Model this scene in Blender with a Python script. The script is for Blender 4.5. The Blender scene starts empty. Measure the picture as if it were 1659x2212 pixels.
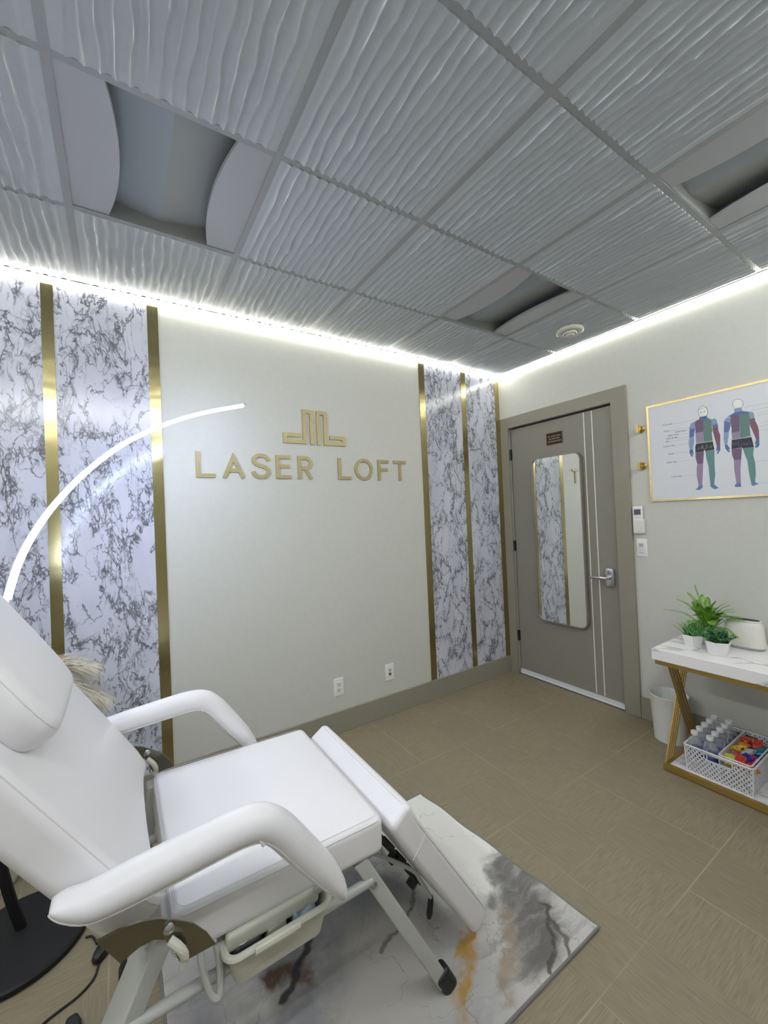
import bpy, math, random
from math import sin, cos, pi, radians, sqrt, atan2
from mathutils import Vector, Matrix
random.seed(7)
S = bpy.context.scene
COL = S.collection
# ---------------------------------------------------------------- camera
R2 = (0.83809044, -0.54389638, -0.04220359)
U2 = (0.02919739, -0.03253045, 0.99904418)
FW = (0.54474941, 0.83852162, 0.0113831)
CAMLOC = (-2.93047544, -2.50295445, 1.42942597)
cd = bpy.data.cameras.new('camera'); cam = bpy.data.objects.new('camera', cd); COL.objects.link(cam)
m = Matrix.Identity(4)
for i in range(3):
    m[i][0] = R2[i]; m[i][1] = U2[i]; m[i][2] = -FW[i]; m[i][3] = CAMLOC[i]
cam.matrix_world = m
cd.sensor_fit = 'VERTICAL'; cd.sensor_height = 36.0; cd.lens = 882.568 * 36.0 / 2212.0
cd.clip_start = 0.02; cd.clip_end = 50
S.camera = cam
# ---------------------------------------------------------------- world, exposure
w = bpy.data.worlds.new('world'); S.world = w; w.use_nodes = True
w.node_tree.nodes['Background'].inputs[0].default_value = (0.5, 0.52, 0.55, 1)
w.node_tree.nodes['Background'].inputs[1].default_value = 0.02
S.view_settings.view_transform = 'Standard'; S.view_settings.look = 'None'
S.view_settings.gamma = 1.0; S.view_settings.use_curve_mapping = False
S.view_settings.exposure = 0.84
S.cycles.use_denoising = True
S.cycles.max_bounces = 10; S.cycles.diffuse_bounces = 6; S.cycles.glossy_bounces = 5
S.cycles.transmission_bounces = 8; S.cycles.transparent_max_bounces = 16
S.cycles.sample_clamp_indirect = 6.0
LED_POWER = 9.0        # ceiling perimeter strips on the lettering and door walls
LED_POWER_REAR = 45.0   # the strips on the two walls out of view
LED_COLOR = (1.0, 0.985, 0.87)
LAMP_POWER = 27.0       # arc lamp strip radiance
LAMP_COLOR = (0.60, 0.70, 1.0)
H = 2.6535
RX0, RY0 = -4.27, -2.67   # far left wall and the wall behind the camera

# ---------------------------------------------------------------- node helpers
class NT:
    def __init__(s, name):
        s.m = bpy.data.materials.new(name); s.m.use_nodes = True
        s.t = s.m.node_tree; s.n = s.t.nodes; s.l = s.t.links
        s.b = s.n['Principled BSDF']
    def add(s, typ, **kw):
        n = s.n.new(typ)
        for k, v in kw.items():
            if k in n.inputs: s.put(n.inputs[k], v)
            else: setattr(n, k, v)
        return n
    def put(s, inp, v):
        if isinstance(v, bpy.types.NodeSocket): s.l.new(v, inp)
        elif isinstance(v, tuple) and len(v) == 3 and inp.type == 'RGBA': inp.default_value = (*v, 1)
        else: inp.default_value = v
    def math(s, op, a, b=0.0, c=None, clamp=False):
        n = s.n.new('ShaderNodeMath'); n.operation = op; n.use_clamp = clamp
        s.put(n.inputs[0], a); s.put(n.inputs[1], b)
        if c is not None: s.put(n.inputs[2], c)
        return n.outputs[0]
    def vmath(s, op, a, b=(0, 0, 0), sc=None):
        n = s.n.new('ShaderNodeVectorMath'); n.operation = op
        s.put(n.inputs[0], a); s.put(n.inputs[1], b)
        if sc is not None: s.put(n.inputs[3], sc)
        return n.outputs['Value'] if op in ('LENGTH', 'DOT_PRODUCT', 'DISTANCE') else n.outputs[0]
    def mix(s, f, a, b, blend='MIX'):
        n = s.n.new('ShaderNodeMix'); n.data_type = 'RGBA'; n.blend_type = blend
        s.put(n.inputs[0], f); s.put(n.inputs[6], a); s.put(n.inputs[7], b)
        return n.outputs[2]
    def ss(s, v, a, b, lo=0.0, hi=1.0):
        n = s.n.new('ShaderNodeMapRange'); n.interpolation_type = 'SMOOTHSTEP'
        s.put(n.inputs[0], v)
        if a > b: a, b, lo, hi = b, a, hi, lo
        for i, x in enumerate((a, b, lo, hi)): n.inputs[i + 1].default_value = x
        return n.outputs[0]
    def coord(s, scale=(1, 1, 1)):
        c = s.n.new('ShaderNodeTexCoord'); mp = s.n.new('ShaderNodeMapping'); mp.inputs['Scale'].default_value = scale
        s.l.new(c.outputs['Object'], mp.inputs['Vector']); return mp.outputs[0]
    def noise(s, v, scale, detail=3.0, rough=0.5, out='Fac', dist=0.0):
        n = s.add('ShaderNodeTexNoise', Vector=v, Scale=float(scale), Detail=float(detail), Roughness=float(rough), Distortion=float(dist))
        return n.outputs[0 if out == 'Fac' else 1]
    def bump(s, h, strength=0.3, dist=0.002):
        n = s.add('ShaderNodeBump', Height=h, Strength=float(strength), Distance=float(dist))
        s.l.new(n.outputs[0], s.b.inputs['Normal'])
    def base(s, v): s.put(s.b.inputs['Base Color'], v)
    def set(s, **kw):
        for k, v in kw.items(): s.put(s.b.inputs[k.replace('_', ' ')], v)
        return s

def simple(name, col, rough=0.5, metal=0.0, var=0.04, nscale=30, bump=0.0, bscale=200, bdist=0.0005, **kw):
    t = NT(name); v = t.coord()
    n = t.noise(v, nscale, 2)
    f = t.math('MULTIPLY_ADD', n, 2 * var, 1 - var)
    t.base(t.vmath('SCALE', col, sc=f) if False else t.mix(n, tuple(c * (1 - var) for c in col), tuple(min(1, c * (1 + var)) for c in col)))
    t.set(Roughness=rough, Metallic=metal, **kw)
    if bump: t.bump(t.noise(v, bscale, 2), bump, bdist)
    return t.m

M = {}
M['wall'] = simple('wall_paint', (0.60, 0.605, 0.555), 0.55, bump=0.25, bscale=260, bdist=0.0006)
M['ceil'] = simple('ceiling_panel_white', (0.53, 0.56, 0.59), 0.5, bump=0.1, bscale=500)
M['grid'] = simple('ceiling_grid_paint', (0.38, 0.39, 0.40), 0.45)
M['taupe'] = simple('taupe_paint', (0.285, 0.265, 0.215), 0.42, bump=0.1, bscale=300)
M['door'] = simple('door_paint', (0.262, 0.246, 0.208), 0.40, bump=0.1, bscale=300)
M['black'] = simple('black_plastic', (0.012, 0.012, 0.014), 0.45)
M['blackmetal'] = simple('black_powder_coat', (0.006, 0.006, 0.008), 0.6, bump=0.2, bscale=600)
M['darkgap'] = simple('dark_gap', (0.02, 0.018, 0.015), 0.8)
M['white_line'] = simple('white_inlay', (0.82, 0.82, 0.78), 0.3)
M['sweep'] = simple('door_sweep_vinyl', (0.72, 0.73, 0.76), 0.35)
M['chrome'] = simple('satin_chrome', (0.62, 0.63, 0.66), 0.22, 1.0)
M['mirror'] = simple('mirror_silver', (0.92, 0.94, 0.92), 0.02, 1.0, var=0.0)
M['mirror_frame'] = simple('mirror_frame_metal', (0.36, 0.34, 0.30), 0.35, 0.8)
M['brass'] = simple('brass', (0.50, 0.36, 0.13), 0.28, 1.0)
M['frame_gold'] = simple('poster_tape_gold', (0.80, 0.62, 0.28), 0.25, 0.9)
M['poster'] = simple('poster_paper', (0.70, 0.72, 0.76), 0.35, var=0.01)
M['plate'] = simple('outlet_plastic', (0.84, 0.84, 0.82), 0.35)
M['plate2'] = simple('outlet_face', (0.74, 0.74, 0.71), 0.35)
M['lcd'] = simple('lcd_grey', (0.10, 0.12, 0.14), 0.25)
M['btn'] = simple('grey_button', (0.45, 0.46, 0.47), 0.4)
M['vinyl'] = simple('white_vinyl', (0.82, 0.81, 0.835), 0.36, var=0.012, nscale=6, bump=0.18, bscale=420, bdist=0.0006)
M['seam'] = simple('vinyl_seam', (0.74, 0.71, 0.70), 0.5)
M['steel'] = simple('painted_steel', (0.47, 0.48, 0.46), 0.38)
M['bracket'] = simple('dark_chrome_bracket', (0.26, 0.25, 0.20), 0.16, 1.0)
M['tray'] = simple('cream_plastic', (0.60, 0.60, 0.52), 0.35)
M['goldleg'] = simple('gold_painted_metal', (0.34, 0.225, 0.05), 0.34, 0.45)
M['binwhite'] = simple('bin_white', (0.78, 0.79, 0.76), 0.45)
M['basket'] = simple('basket_white', (0.80, 0.80, 0.84), 0.4)
M['potw'] = simple('ceramic_white', (0.82, 0.82, 0.80), 0.35)
M['soil'] = simple('dark_moss', (0.02, 0.035, 0.012), 0.9)
M['device'] = simple('ivory_plastic', (0.78, 0.76, 0.70), 0.4)
M['devgrey'] = simple('pale_lilac_base', (0.50, 0.49, 0.53), 0.4)
M['mesh'] = simple('speaker_mesh', (0.018, 0.018, 0.02), 0.6, bump=0.8, bscale=900)
M['pampas'] = simple('pampas_cream', (0.72, 0.68, 0.55), 0.8, var=0.25, nscale=20)
M['rust'] = simple('dried_orange', (0.55, 0.30, 0.12), 0.8)
M['vase'] = simple('ribbed_vase', (0.68, 0.70, 0.62), 0.4)
M['label_blue'] = simple('bottle_label', (0.04, 0.05, 0.22), 0.4)
M['label_white'] = simple('bottle_label_white', (0.7, 0.72, 0.78), 0.4)
M['cap'] = simple('bottle_cap', (0.74, 0.76, 0.78), 0.4)
M['ringw'] = simple('print_white', (0.55, 0.55, 0.5), 0.5)
M['pouch'] = simple('black_pouch', (0.012, 0.012, 0.016), 0.5)
M['greybox'] = simple('grey_carton', (0.30, 0.30, 0.25), 0.5)
M['bluebag'] = simple('blue_tint_bag', (0.28, 0.36, 0.44), 0.25, var=0.3, nscale=25)
M['ink'] = simple('printed_ink', (0.010, 0.010, 0.013), 0.65)
M['thinink'] = simple('thin_grey_ink', (0.30, 0.31, 0.33), 0.5)
M['goldink'] = simple('gold_ink', (0.62, 0.44, 0.20), 0.4, 0.3)
M['sprink'] = simple('detector_plastic', (0.62, 0.61, 0.56), 0.4)
M['dome_in'] = simple('troffer_cool_lit', (0.36, 0.40, 0.43), 0.45, var=0.01)  # bluish tint painted in for the cool light on the left reflector half
M['dome_warm'] = simple('troffer_warm_lit', (0.37, 0.385, 0.375), 0.45, var=0.01)  # same reflector, beige tint painted in for warmer light; housing shares it
M['dome_side'] = simple('troffer_side_panel', (0.48, 0.485, 0.51), 0.42, var=0.01)

def leaf_mat(name, a, b):
    t = NT(name); v = t.coord(); n = t.noise(v, 45, 2)
    t.base(t.mix(t.ss(n, 0.35, 0.65), a, b)); t.set(Roughness=0.45); return t.m
M['fern'] = leaf_mat('fern_green', (0.085, 0.26, 0.018), (0.24, 0.47, 0.05))
M['grass'] = leaf_mat('grass_green', (0.08, 0.26, 0.08), (0.20, 0.46, 0.14))
M['bush'] = leaf_mat('bush_green', (0.02, 0.12, 0.045), (0.10, 0.30, 0.08))

def emit(name, col, power):
    t = NT(name); t.base((0.9, 0.9, 0.9)); t.set(Emission_Color=col, Emission_Strength=float(power)); return t.m
M['led'] = emit('led_strip_light', LED_COLOR, LED_POWER); M['led_rear'] = emit('led_strip_light_rear', (0.96, 0.97, 0.99), LED_POWER_REAR)
M['lampled'] = emit('lamp_led_light', LAMP_COLOR, LAMP_POWER)

# brushed gold tape on the wall
t = NT('gold_tape'); v = t.coord((1, 1, 1))
n = t.noise(t.coord((60, 1, 3)), 6, 3)
t.base(t.mix(n, (0.36, 0.305, 0.14), (0.50, 0.435, 0.225))); t.set(Roughness=0.20, Metallic=1.0)
t.bump(t.noise(t.coord((1.2, 1, 2.2)), 3.0, 2), 0.5, 0.006); M['gold'] = t.m
# wooden gold letters
t = NT('gold_letter'); n = t.noise(t.coord((1, 1, 7)), 26, 4, 0.6)
t.base(t.mix(n, (0.28, 0.235, 0.11), (0.47, 0.40, 0.21))); t.set(Roughness=0.42, Metallic=0.45); M['letter'] = t.m
# white marble with grey veins for the wall paper
def veins(t, v, scale, width, warp=0.35, wscale=2.5):
    nz = t.noise(v, wscale * scale / 6, 5, 0.62, 'Color')
    d = t.vmath('SUBTRACT', nz, (0.5, 0.5, 0.5))
    vv = t.vmath('ADD', v, t.vmath('SCALE', d, sc=warp))
    vo = t.add('ShaderNodeTexVoronoi', Vector=vv, Scale=float(scale)); vo.feature = 'DISTANCE_TO_EDGE'
    return t.ss(vo.outputs['Distance'], width, 0.0)
t = NT('marble_wallpaper'); v = t.coord((1.15, 1.0, 0.72))
rm = t.n.new('ShaderNodeMapping'); rm.inputs['Rotation'].default_value = (0, radians(-28), 0); rm.inputs['Scale'].default_value = (1.40, 1.0, 0.66)
cc_ = t.n.new('ShaderNodeTexCoord'); t.l.new(cc_.outputs['Object'], rm.inputs['Vector']); v = rm.outputs[0]
def contour(off, scale, wd, det=7, rough=0.58, dist=0.5):
    n_ = t.noise(t.vmath('ADD', v, off), scale, det, rough, dist=dist)
    return t.math('ABSOLUTE', t.math('SUBTRACT', n_, 0.5))
k1 = contour((0, 0, 0), 3.7, 0); k2 = contour((3.1, 0, 1.7), 4.8, 0); k3 = contour((7.7, 0, 5.2), 13, 0, 5, 0.55)
m1 = t.ss(t.noise(v, 7.0, 3), 0.40, 0.58); m2 = t.ss(t.noise(t.vmath('ADD', v, (5, 0, 2)), 6.0, 3), 0.40, 0.56)
l1 = t.math('MULTIPLY', t.ss(k1, 0.016, 0.002), t.math('MULTIPLY_ADD', m1, 0.55, 0.45))
l2 = t.math('MULTIPLY', t.ss(k2, 0.014, 0.002), t.math('MULTIPLY_ADD', m2, 0.70, 0.25))
near = t.ss(k1, 0.058, 0.008)
l3 = t.math('MULTIPLY', t.ss(k3, 0.036, 0.005), t.ss(k1, 0.085, 0.015))
smear = t.math('MULTIPLY', near, t.math('MULTIPLY', t.ss(t.noise(v, 24, 4), 0.42, 0.62), t.math('MULTIPLY_ADD', m1, 0.40, 0.08)))
f = t.math('MAXIMUM', t.math('MAXIMUM', l1, l2), t.math('MAXIMUM', l3, smear))
cloud = t.mix(t.ss(t.noise(v, 3.5, 4), 0.35, 0.7), (0.60, 0.615, 0.705), (0.51, 0.525, 0.61))
t.base(t.mix(t.math('MULTIPLY', f, 0.88), cloud, (0.065, 0.07, 0.08))); t.set(Roughness=0.12)
t.bump(t.noise(t.coord((.35, 1, 1)), 260, 2), 0.26, 0.0009); M['marble'] = t.m
# faintly veined marble of the console table
t = NT('table_marble'); v = t.coord((1.8, 0.8, 2.6))
v1 = veins(t, t.vmath('ADD', v, (0.3, 2.0, 0.1)), 6.0, 0.07, 0.30, 3.0)
mk = t.ss(t.noise(v, 3.0, 2), 0.40, 0.56)
t.base(t.mix(t.math('MULTIPLY', v1, t.math('MULTIPLY', mk, 0.75)), (0.89, 0.88, 0.89), (0.36, 0.34, 0.42))); t.set(Roughness=0.16); M['tmarble'] = t.m
# floor: textile-look vinyl tiles, grain turned every other tile
t = NT('floor_tile'); c = t.n.new('ShaderNodeTexCoord'); p = c.outputs['Object']
sx = t.n.new('ShaderNodeSeparateXYZ'); t.l.new(p, sx.inputs[0]); X_, Y_ = sx.outputs[0], sx.outputs[1]
iy = t.math('FLOOR', t.math('DIVIDE', Y_, 0.6))
off = t.math('MULTIPLY', t.math('MODULO', t.math('ABSOLUTE', iy), 2.0), 0.3)
tx = t.math('DIVIDE', t.math('ADD', X_, off), 0.6)
ix = t.math('FLOOR', tx); fx = t.math('FRACT', tx); fy = t.math('FRACT', t.math('DIVIDE', Y_, 0.6))
par = t.math('MODULO', t.math('ABSOLUTE', t.math('ADD', t.math('FLOOR', t.math('MULTIPLY', tx, 2.0)), t.math('FLOOR', t.math('DIVIDE', Y_, 0.3)))), 2.0)
gx = t.noise(t.coord((12, 230, 1)), 1.0, 3, 0.6, dist=0.5); gy = t.noise(t.coord((230, 12, 1)), 1.0, 3, 0.6, dist=0.5)
mm = t.n.new('ShaderNodeMix'); mm.data_type = 'FLOAT'; t.l.new(par, mm.inputs[0]); t.l.new(gx, mm.inputs[2]); t.l.new(gy, mm.inputs[3]); g = mm.outputs[0]
col = t.mix(t.ss(g, 0.30, 0.70), (0.222, 0.186, 0.120), (0.300, 0.254, 0.168))
col = t.mix(t.math('MULTIPLY', par, 0.18), col, (0.215, 0.182, 0.126))
ex = t.math('MINIMUM', fx, t.math('SUBTRACT', 1.0, fx)); ey = t.math('MINIMUM', fy, t.math('SUBTRACT', 1.0, fy))
e = t.math('MINIMUM', ex, ey); line = t.ss(e, 0.0055, 0.002)
col = t.mix(t.math('MULTIPLY', line, t.ss(t.noise(p, 3.0, 2), 0.3, 0.65, 0.15, 0.7)), col, (0.42, 0.37, 0.26))
# scuffs by the door
dd = t.vmath('DISTANCE', t.vmath('ADD', p, t.vmath('SCALE', t.noise(p, 6, 4, 0.6, 'Color'), sc=0.5)), (0.02, 0.02, 0.25))
sc = t.math('MULTIPLY', t.ss(dd, 0.42, 0.1), t.ss(t.noise(t.coord((1, 2, 1)), 16, 5, 0.7), 0.5, 0.72))
col = t.mix(t.math('MULTIPLY', sc, 0.55), col, (0.10, 0.09, 0.07))
t.base(col); t.set(Roughness=0.46); t.bump(g, 0.35, 0.0012); M['floor'] = t.m

# rug: marble print
t = NT('marble_rug'); c = t.n.new('ShaderNodeTexCoord'); p = c.outputs['Object']
wn = t.vmath('SUBTRACT', t.noise(p, 3.2, 4, 0.55, 'Color'), (0.5, 0.5, 0.5))
wf = t.vmath('SUBTRACT', t.noise(p, 14, 4, 0.6, 'Color'), (0.5, 0.5, 0.5))
q = t.vmath('ADD', t.vmath('ADD', p, t.vmath('SCALE', wn, sc=0.24)), t.vmath('SCALE', wf, sc=0.05))
q = t.vmath('MULTIPLY', q, (1, 1, 0))
def seg(a, b, w0, w1=0.0):
    ax, ay = a; bx, by = b; L = sqrt((bx - ax) ** 2 + (by - ay) ** 2); ux, uy = (bx - ax) / L, (by - ay) / L
    d = t.vmath('SUBTRACT', q, (ax, ay, 0)); pr = t.vmath('DOT_PRODUCT', d, (ux, uy, 0))
    pr = t.math('MINIMUM', t.math('MAXIMUM', pr, 0.0), L)
    foot = t.vmath('ADD', t.vmath('SCALE', (ux, uy, 0), sc=pr), (ax, ay, 0))
    return t.ss(t.vmath('DISTANCE', q, foot), w0, w1)
mpr = t.n.new('ShaderNodeMapping'); mpr.inputs['Rotation'].default_value = (0, 0, -0.80); mpr.inputs['Scale'].default_value = (1.3, 8.0, 1); t.l.new(q, mpr.inputs['Vector'])
stk = t.noise(mpr.outputs[0], 1.6, 5, 0.6)
col = t.mix(t.ss(t.noise(p, 2.6, 4, dist=0.5), 0.36, 0.62), (0.56, 0.545, 0.51), (0.43, 0.425, 0.43))
col = t.mix(t.ss(stk, 0.50, 0.72, 0, 0.75), col, (0.25, 0.245, 0.245))
def lay(col, msk, rgb, k=1.0, nz=None):
    if nz: msk = t.math('MULTIPLY', msk, t.ss(t.noise(p, nz, 4, 0.6, dist=0.4), 0.36, 0.60))
    return t.mix(t.math('MULTIPLY', msk, k), col, rgb)
col = lay(col, seg((-2.65, -1.25), (-2.15, -1.2), 0.33, 0.1), (0.24, 0.25, 0.29), 0.85, 3.5)
col = lay(col, seg((-2.5, -1.6), (-2.2, -1.35), 0.22, 0.06), (0.50, 0.48, 0.44), 0.8)
col = lay(col, seg((-1.76, -0.88), (-1.71, -1.25), 0.17, 0.145), (0.84, 0.83, 0.78), 1.0)
col = lay(col, seg((-2.0, -1.0), (-1.9, -1.25), 0.16, 0.08), (0.72, 0.71, 0.68), 0.9)
col = lay(col, seg((-1.64, -1.36), (-1.84, -1.60), 0.12, 0.05), (0.23, 0.215, 0.205), 0.8)
col = lay(col, t.math('MULTIPLY', seg((-1.64, -1.36), (-1.84, -1.60), 0.14, 0.05), t.ss(stk, 0.42, 0.60)), (0.10, 0.095, 0.09), 0.75)
col = lay(col, seg((-1.85, -1.40), (-1.70, -1.31), 0.030, 0.008), (0.16, 0.16, 0.16), 0.85, 9)
col = lay(col, seg((-1.66, -1.50), (-1.86, -1.69), 0.016, 0.004), (0.07, 0.065, 0.06), 0.9)
col = lay(col, seg((-1.70, -1.56), (-1.77, -1.71), 0.014, 0.003), (0.09, 0.08, 0.07), 0.85)
col = lay(col, seg((-1.93, -1.38), (-2.20, -1.64), 0.040, 0.012), (0.42, 0.25, 0.05), 0.95, 8)
col = lay(col, seg((-1.95, -1.41), (-2.15, -1.60), 0.018, 0.006), (0.40, 0.21, 0.02), 0.95, 7)
col = lay(col, seg((-1.83, -1.44), (-2.02, -1.64), 0.040, 0.010), (0.30, 0.23, 0.15), 0.7, 9)
col = lay(col, seg((-2.58, -1.20), (-2.47, -1.27), 0.06, 0.02), (0.12, 0.065, 0.04), 0.95, 9)
col = lay(col, seg((-2.42, -1.17), (-2.56, -1.30), 0.022, 0.006), (0.02, 0.02, 0.025), 0.9)
col = lay(col, seg((-2.02, -1.2), (-2.25, -1.34), 0.010, 0.002), (0.14, 0.14, 0.15), 0.8)
fine = veins(t, t.vmath('MULTIPLY', p, (1, 1, 0)), 4.2, 0.012, 0.55, 3.0)
col = lay(col, fine, (0.20, 0.18, 0.16), 0.55, 4)
t.base(col); t.set(Roughness=0.75); t.bump(t.noise(p, 500, 2), 0.3, 0.0006); M['rug'] = t.m
M['rug_edge'] = simple('rug_binding', (0.20, 0.195, 0.19), 0.8)
# thin clear plastic
def clear(name, tint, op):
    t = NT(name); t.base(tint); t.set(Roughness=0.08, Transmission_Weight=0.0, Alpha=op, IOR=1.4)
    return t.m
M['bottle'] = clear('clear_bottle', (0.80, 0.84, 0.88), 0.17)

# ---------------------------------------------------------------- mesh builder
class MB:
    def __init__(s): s.v = []; s.f = []; s.mi = []; s.cur = 0
    def add(s, vs, fs):
        o = len(s.v); s.v += [tuple(map(float, x)) for x in vs]
        for f in fs: s.f.append(tuple(i + o for i in f)); s.mi.append(s.cur)
    def box(s, x0, x1, y0, y1, z0, z1, mat=None):
        vs = [Vector((x, y, z)) for z in (min(z0, z1), max(z0, z1)) for y in (min(y0, y1), max(y0, y1)) for x in (min(x0, x1), max(x0, x1))]
        if mat: vs = [mat @ v for v in vs]
        s.add(vs, [(0, 2, 3, 1), (4, 5, 7, 6), (0, 1, 5, 4), (2, 6, 7, 3), (0, 4, 6, 2), (1, 3, 7, 5)]); return s
    def rbox(s, hx, hy, hz, r, mat=None, puff=0.0, n=8, k=4, puffxy=0.0, warp=None):
        def ts(h):
            c = h - r; out = []
            for i in range(k): out.append(-(c + r * math.tan(radians(45 * (1 - i / k)))))
            for i in range(n + 1): out.append(-c + 2 * c * i / n)
            for i in range(k): out.append(c + r * math.tan(radians(45 * (i + 1) / k)))
            return out
        T = [ts(hx), ts(hy), ts(hz)]; hh = (hx, hy, hz); idx = {}; vs = []; fs = []
        def vid(p):
            key = tuple(round(a, 6) for a in p)
            if key not in idx:
                inn = [max(-(h - r), min(h - r, a)) for a, h in zip(p, hh)]
                d = Vector([a - b for a, b in zip(p, inn)])
                d = d.normalized() * r if d.length > 1e-9 else d
                qv = Vector(inn) + d
                u, v_, w_ = qv.x / hx, qv.y / hy, qv.z / hz
                qv.z += puff * w_ * (1 - abs(u) ** 3.5) * (1 - abs(v_) ** 3.5)
                qv.y += puffxy * v_ * (1 - abs(u) ** 4); qv.x += puffxy * u * (1 - abs(v_) ** 4)
                if warp: qv = warp(qv)
                idx[key] = len(vs); vs.append(mat @ qv if mat else qv)
            return idx[key]
        for ax in range(3):
            a, b = [(1, 2), (2, 0), (0, 1)][ax]
            for sg in (-1, 1):
                for i in range(len(T[a]) - 1):
                    for j in range(len(T[b]) - 1):
                        q4 = []
                        for di, dj in ((0, 0), (1, 0), (1, 1), (0, 1)):
                            p = [0, 0, 0]; p[ax] = sg * hh[ax]; p[a] = T[a][i + di]; p[b] = T[b][j + dj]; q4.append(vid(p))
                        if len(set(q4)) >= 3: fs.append(tuple(q4) if sg > 0 else tuple(q4[::-1]))
        s.add(vs, fs); return s
    def sweep(s, path, rads, n=12, up=(0, 0, 1), cap=True, sq=None):
        P = [Vector(p) for p in path]; N = len(P); rings = []; U = Vector(up)
        for i, p in enumerate(P):
            tn = (P[min(i + 1, N - 1)] - P[max(i - 1, 0)]).normalized()
            a = tn.cross(U)
            if a.length < 1e-4: a = tn.cross(Vector((1, 0, 0)))
            a.normalize(); b = a.cross(tn).normalized()
            rr = rads[i] if isinstance(rads, (list,)) else rads
            ra, rb = rr if isinstance(rr, tuple) else (rr, rr)
            ring = []
            for k in range(n):
                th = 2 * pi * k / n; cx, cy = cos(th), sin(th)
                if sq: cx = math.copysign(abs(cx) ** sq, cx); cy = math.copysign(abs(cy) ** sq, cy)
                ring.append(p + a * ra * cx + b * rb * cy)
            rings.append(ring)
        fs = []
        for i in range(N - 1):
            for k in range(n):
                k2 = (k + 1) % n; fs.append((i * n + k, i * n + k2, (i + 1) * n + k2, (i + 1) * n + k))
        if cap: fs.append(tuple(range(n))[::-1]); fs.append(tuple((N - 1) * n + k for k in range(n)))
        s.add([v for r in rings for v in r], fs); return s
    def lathe(s, prof, c=(0, 0), n=32, rib=0, ribd=0.0, mat=None, sx=1.0, sy=1.0):
        vs = []; fs = []; K = len(prof)
        for r, z in prof:
            for k in range(n):
                th = 2 * pi * k / n; rr = r
                if rib and r > 0.001: rr = r + ribd * abs(cos(th * rib / 2)) - ribd / 2
                v = Vector((c[0] + sx * rr * cos(th), c[1] + sy * rr * sin(th), z)); vs.append(mat @ v if mat else v)
        for i in range(K - 1):
            for k in range(n):
                k2 = (k + 1) % n; fs.append((i * n + k, i * n + k2, (i + 1) * n + k2, (i + 1) * n + k))
        if prof[0][0] > 1e-4: fs.append(tuple(range(n))[::-1])
        if prof[-1][0] > 1e-4: fs.append(tuple((K - 1) * n + k for k in range(n)))
        s.add(vs, fs); return s
    def prism(s, poly, t, mat):
        n = len(poly); vs = [mat @ Vector((x, y, 0)) for x, y in poly] + [mat @ Vector((x, y, t)) for x, y in poly]
        ar = sum(poly[i][0] * poly[(i + 1) % n][1] - poly[(i + 1) % n][0] * poly[i][1] for i in range(n))
        idx = list(range(n)) if ar > 0 else list(range(n))[::-1]
        fs = [tuple(idx[::-1]), tuple(i + n for i in idx)]
        for a in range(n):
            i, j = idx[a], idx[(a + 1) % n]; fs.append((i, j, j + n, i + n))
        s.add(vs, fs); return s
    def ribbon(s, path, w, t, mat, closed=False):
        P = [Vector((x, y)) for x, y in path]; N = len(P); A = []; B = []
        for i in range(N):
            if closed: p0, p1 = P[i - 1], P[(i + 1) % N]
            else: p0, p1 = P[max(i - 1, 0)], P[min(i + 1, N - 1)]
            d1 = (P[i] - p0).normalized() if (P[i] - p0).length > 1e-9 else None
            d2 = (p1 - P[i]).normalized() if (p1 - P[i]).length > 1e-9 else None
            d1 = d1 or d2; d2 = d2 or d1
            n1 = Vector((-d1.y, d1.x)); n2 = Vector((-d2.y, d2.x)); nn = (n1 + n2).normalized(); k = 1 / max(0.3, nn.dot(n1))
            A.append(P[i] + nn * w / 2 * k); B.append(P[i] - nn * w / 2 * k)
        R = range(N if closed else N - 1)
        vs = [mat @ Vector((a.x, a.y, z)) for z in (0, t) for a in A + B]; fs = []
        L = 2 * N
        for i in R:
            j = (i + 1) % N
            fs += [(i, j, N + j, N + i), (L + i, L + N + i, L + N + j, L + j), (i, L + i, L + j, j), (N + i, N + j, L + N + j, L + N + i)]
        if not closed: fs += [(0, N, L + N, L), (N - 1, L + N - 1, L + 2 * N - 1, 2 * N - 1)]
        s.add(vs, fs); return s
    def build(s, name, mat, parent=None, smooth=True, angle=35, bevel=0, loc=None):
        me = bpy.data.meshes.new(name)
        off = Vector((0, 0, 0))
        pp = parent
        while pp is not None: off += pp.location; pp = pp.parent
        if loc is not None: off += Vector(loc)
        me.from_pydata([Vector(v) - off for v in s.v], [], s.f)
        for mm in (mat if isinstance(mat, list) else [mat]): me.materials.append(M[mm] if isinstance(mm, str) else mm)
        for i, p in enumerate(me.polygons): p.material_index = s.mi[i]
        if smooth:
            me.polygons.foreach_set('use_smooth', [True] * len(me.polygons)); me.update()
            me.set_sharp_from_angle(angle=radians(angle))
        me.update()
        o = bpy.data.objects.new(name, me); COL.objects.link(o)
        if loc is not None: o.location = loc
        if parent: o.parent = parent
        if bevel:
            b = o.modifiers.new('bevel', 'BEVEL'); b.width = bevel; b.segments = 2; b.limit_method = 'ANGLE'
        return o

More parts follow.
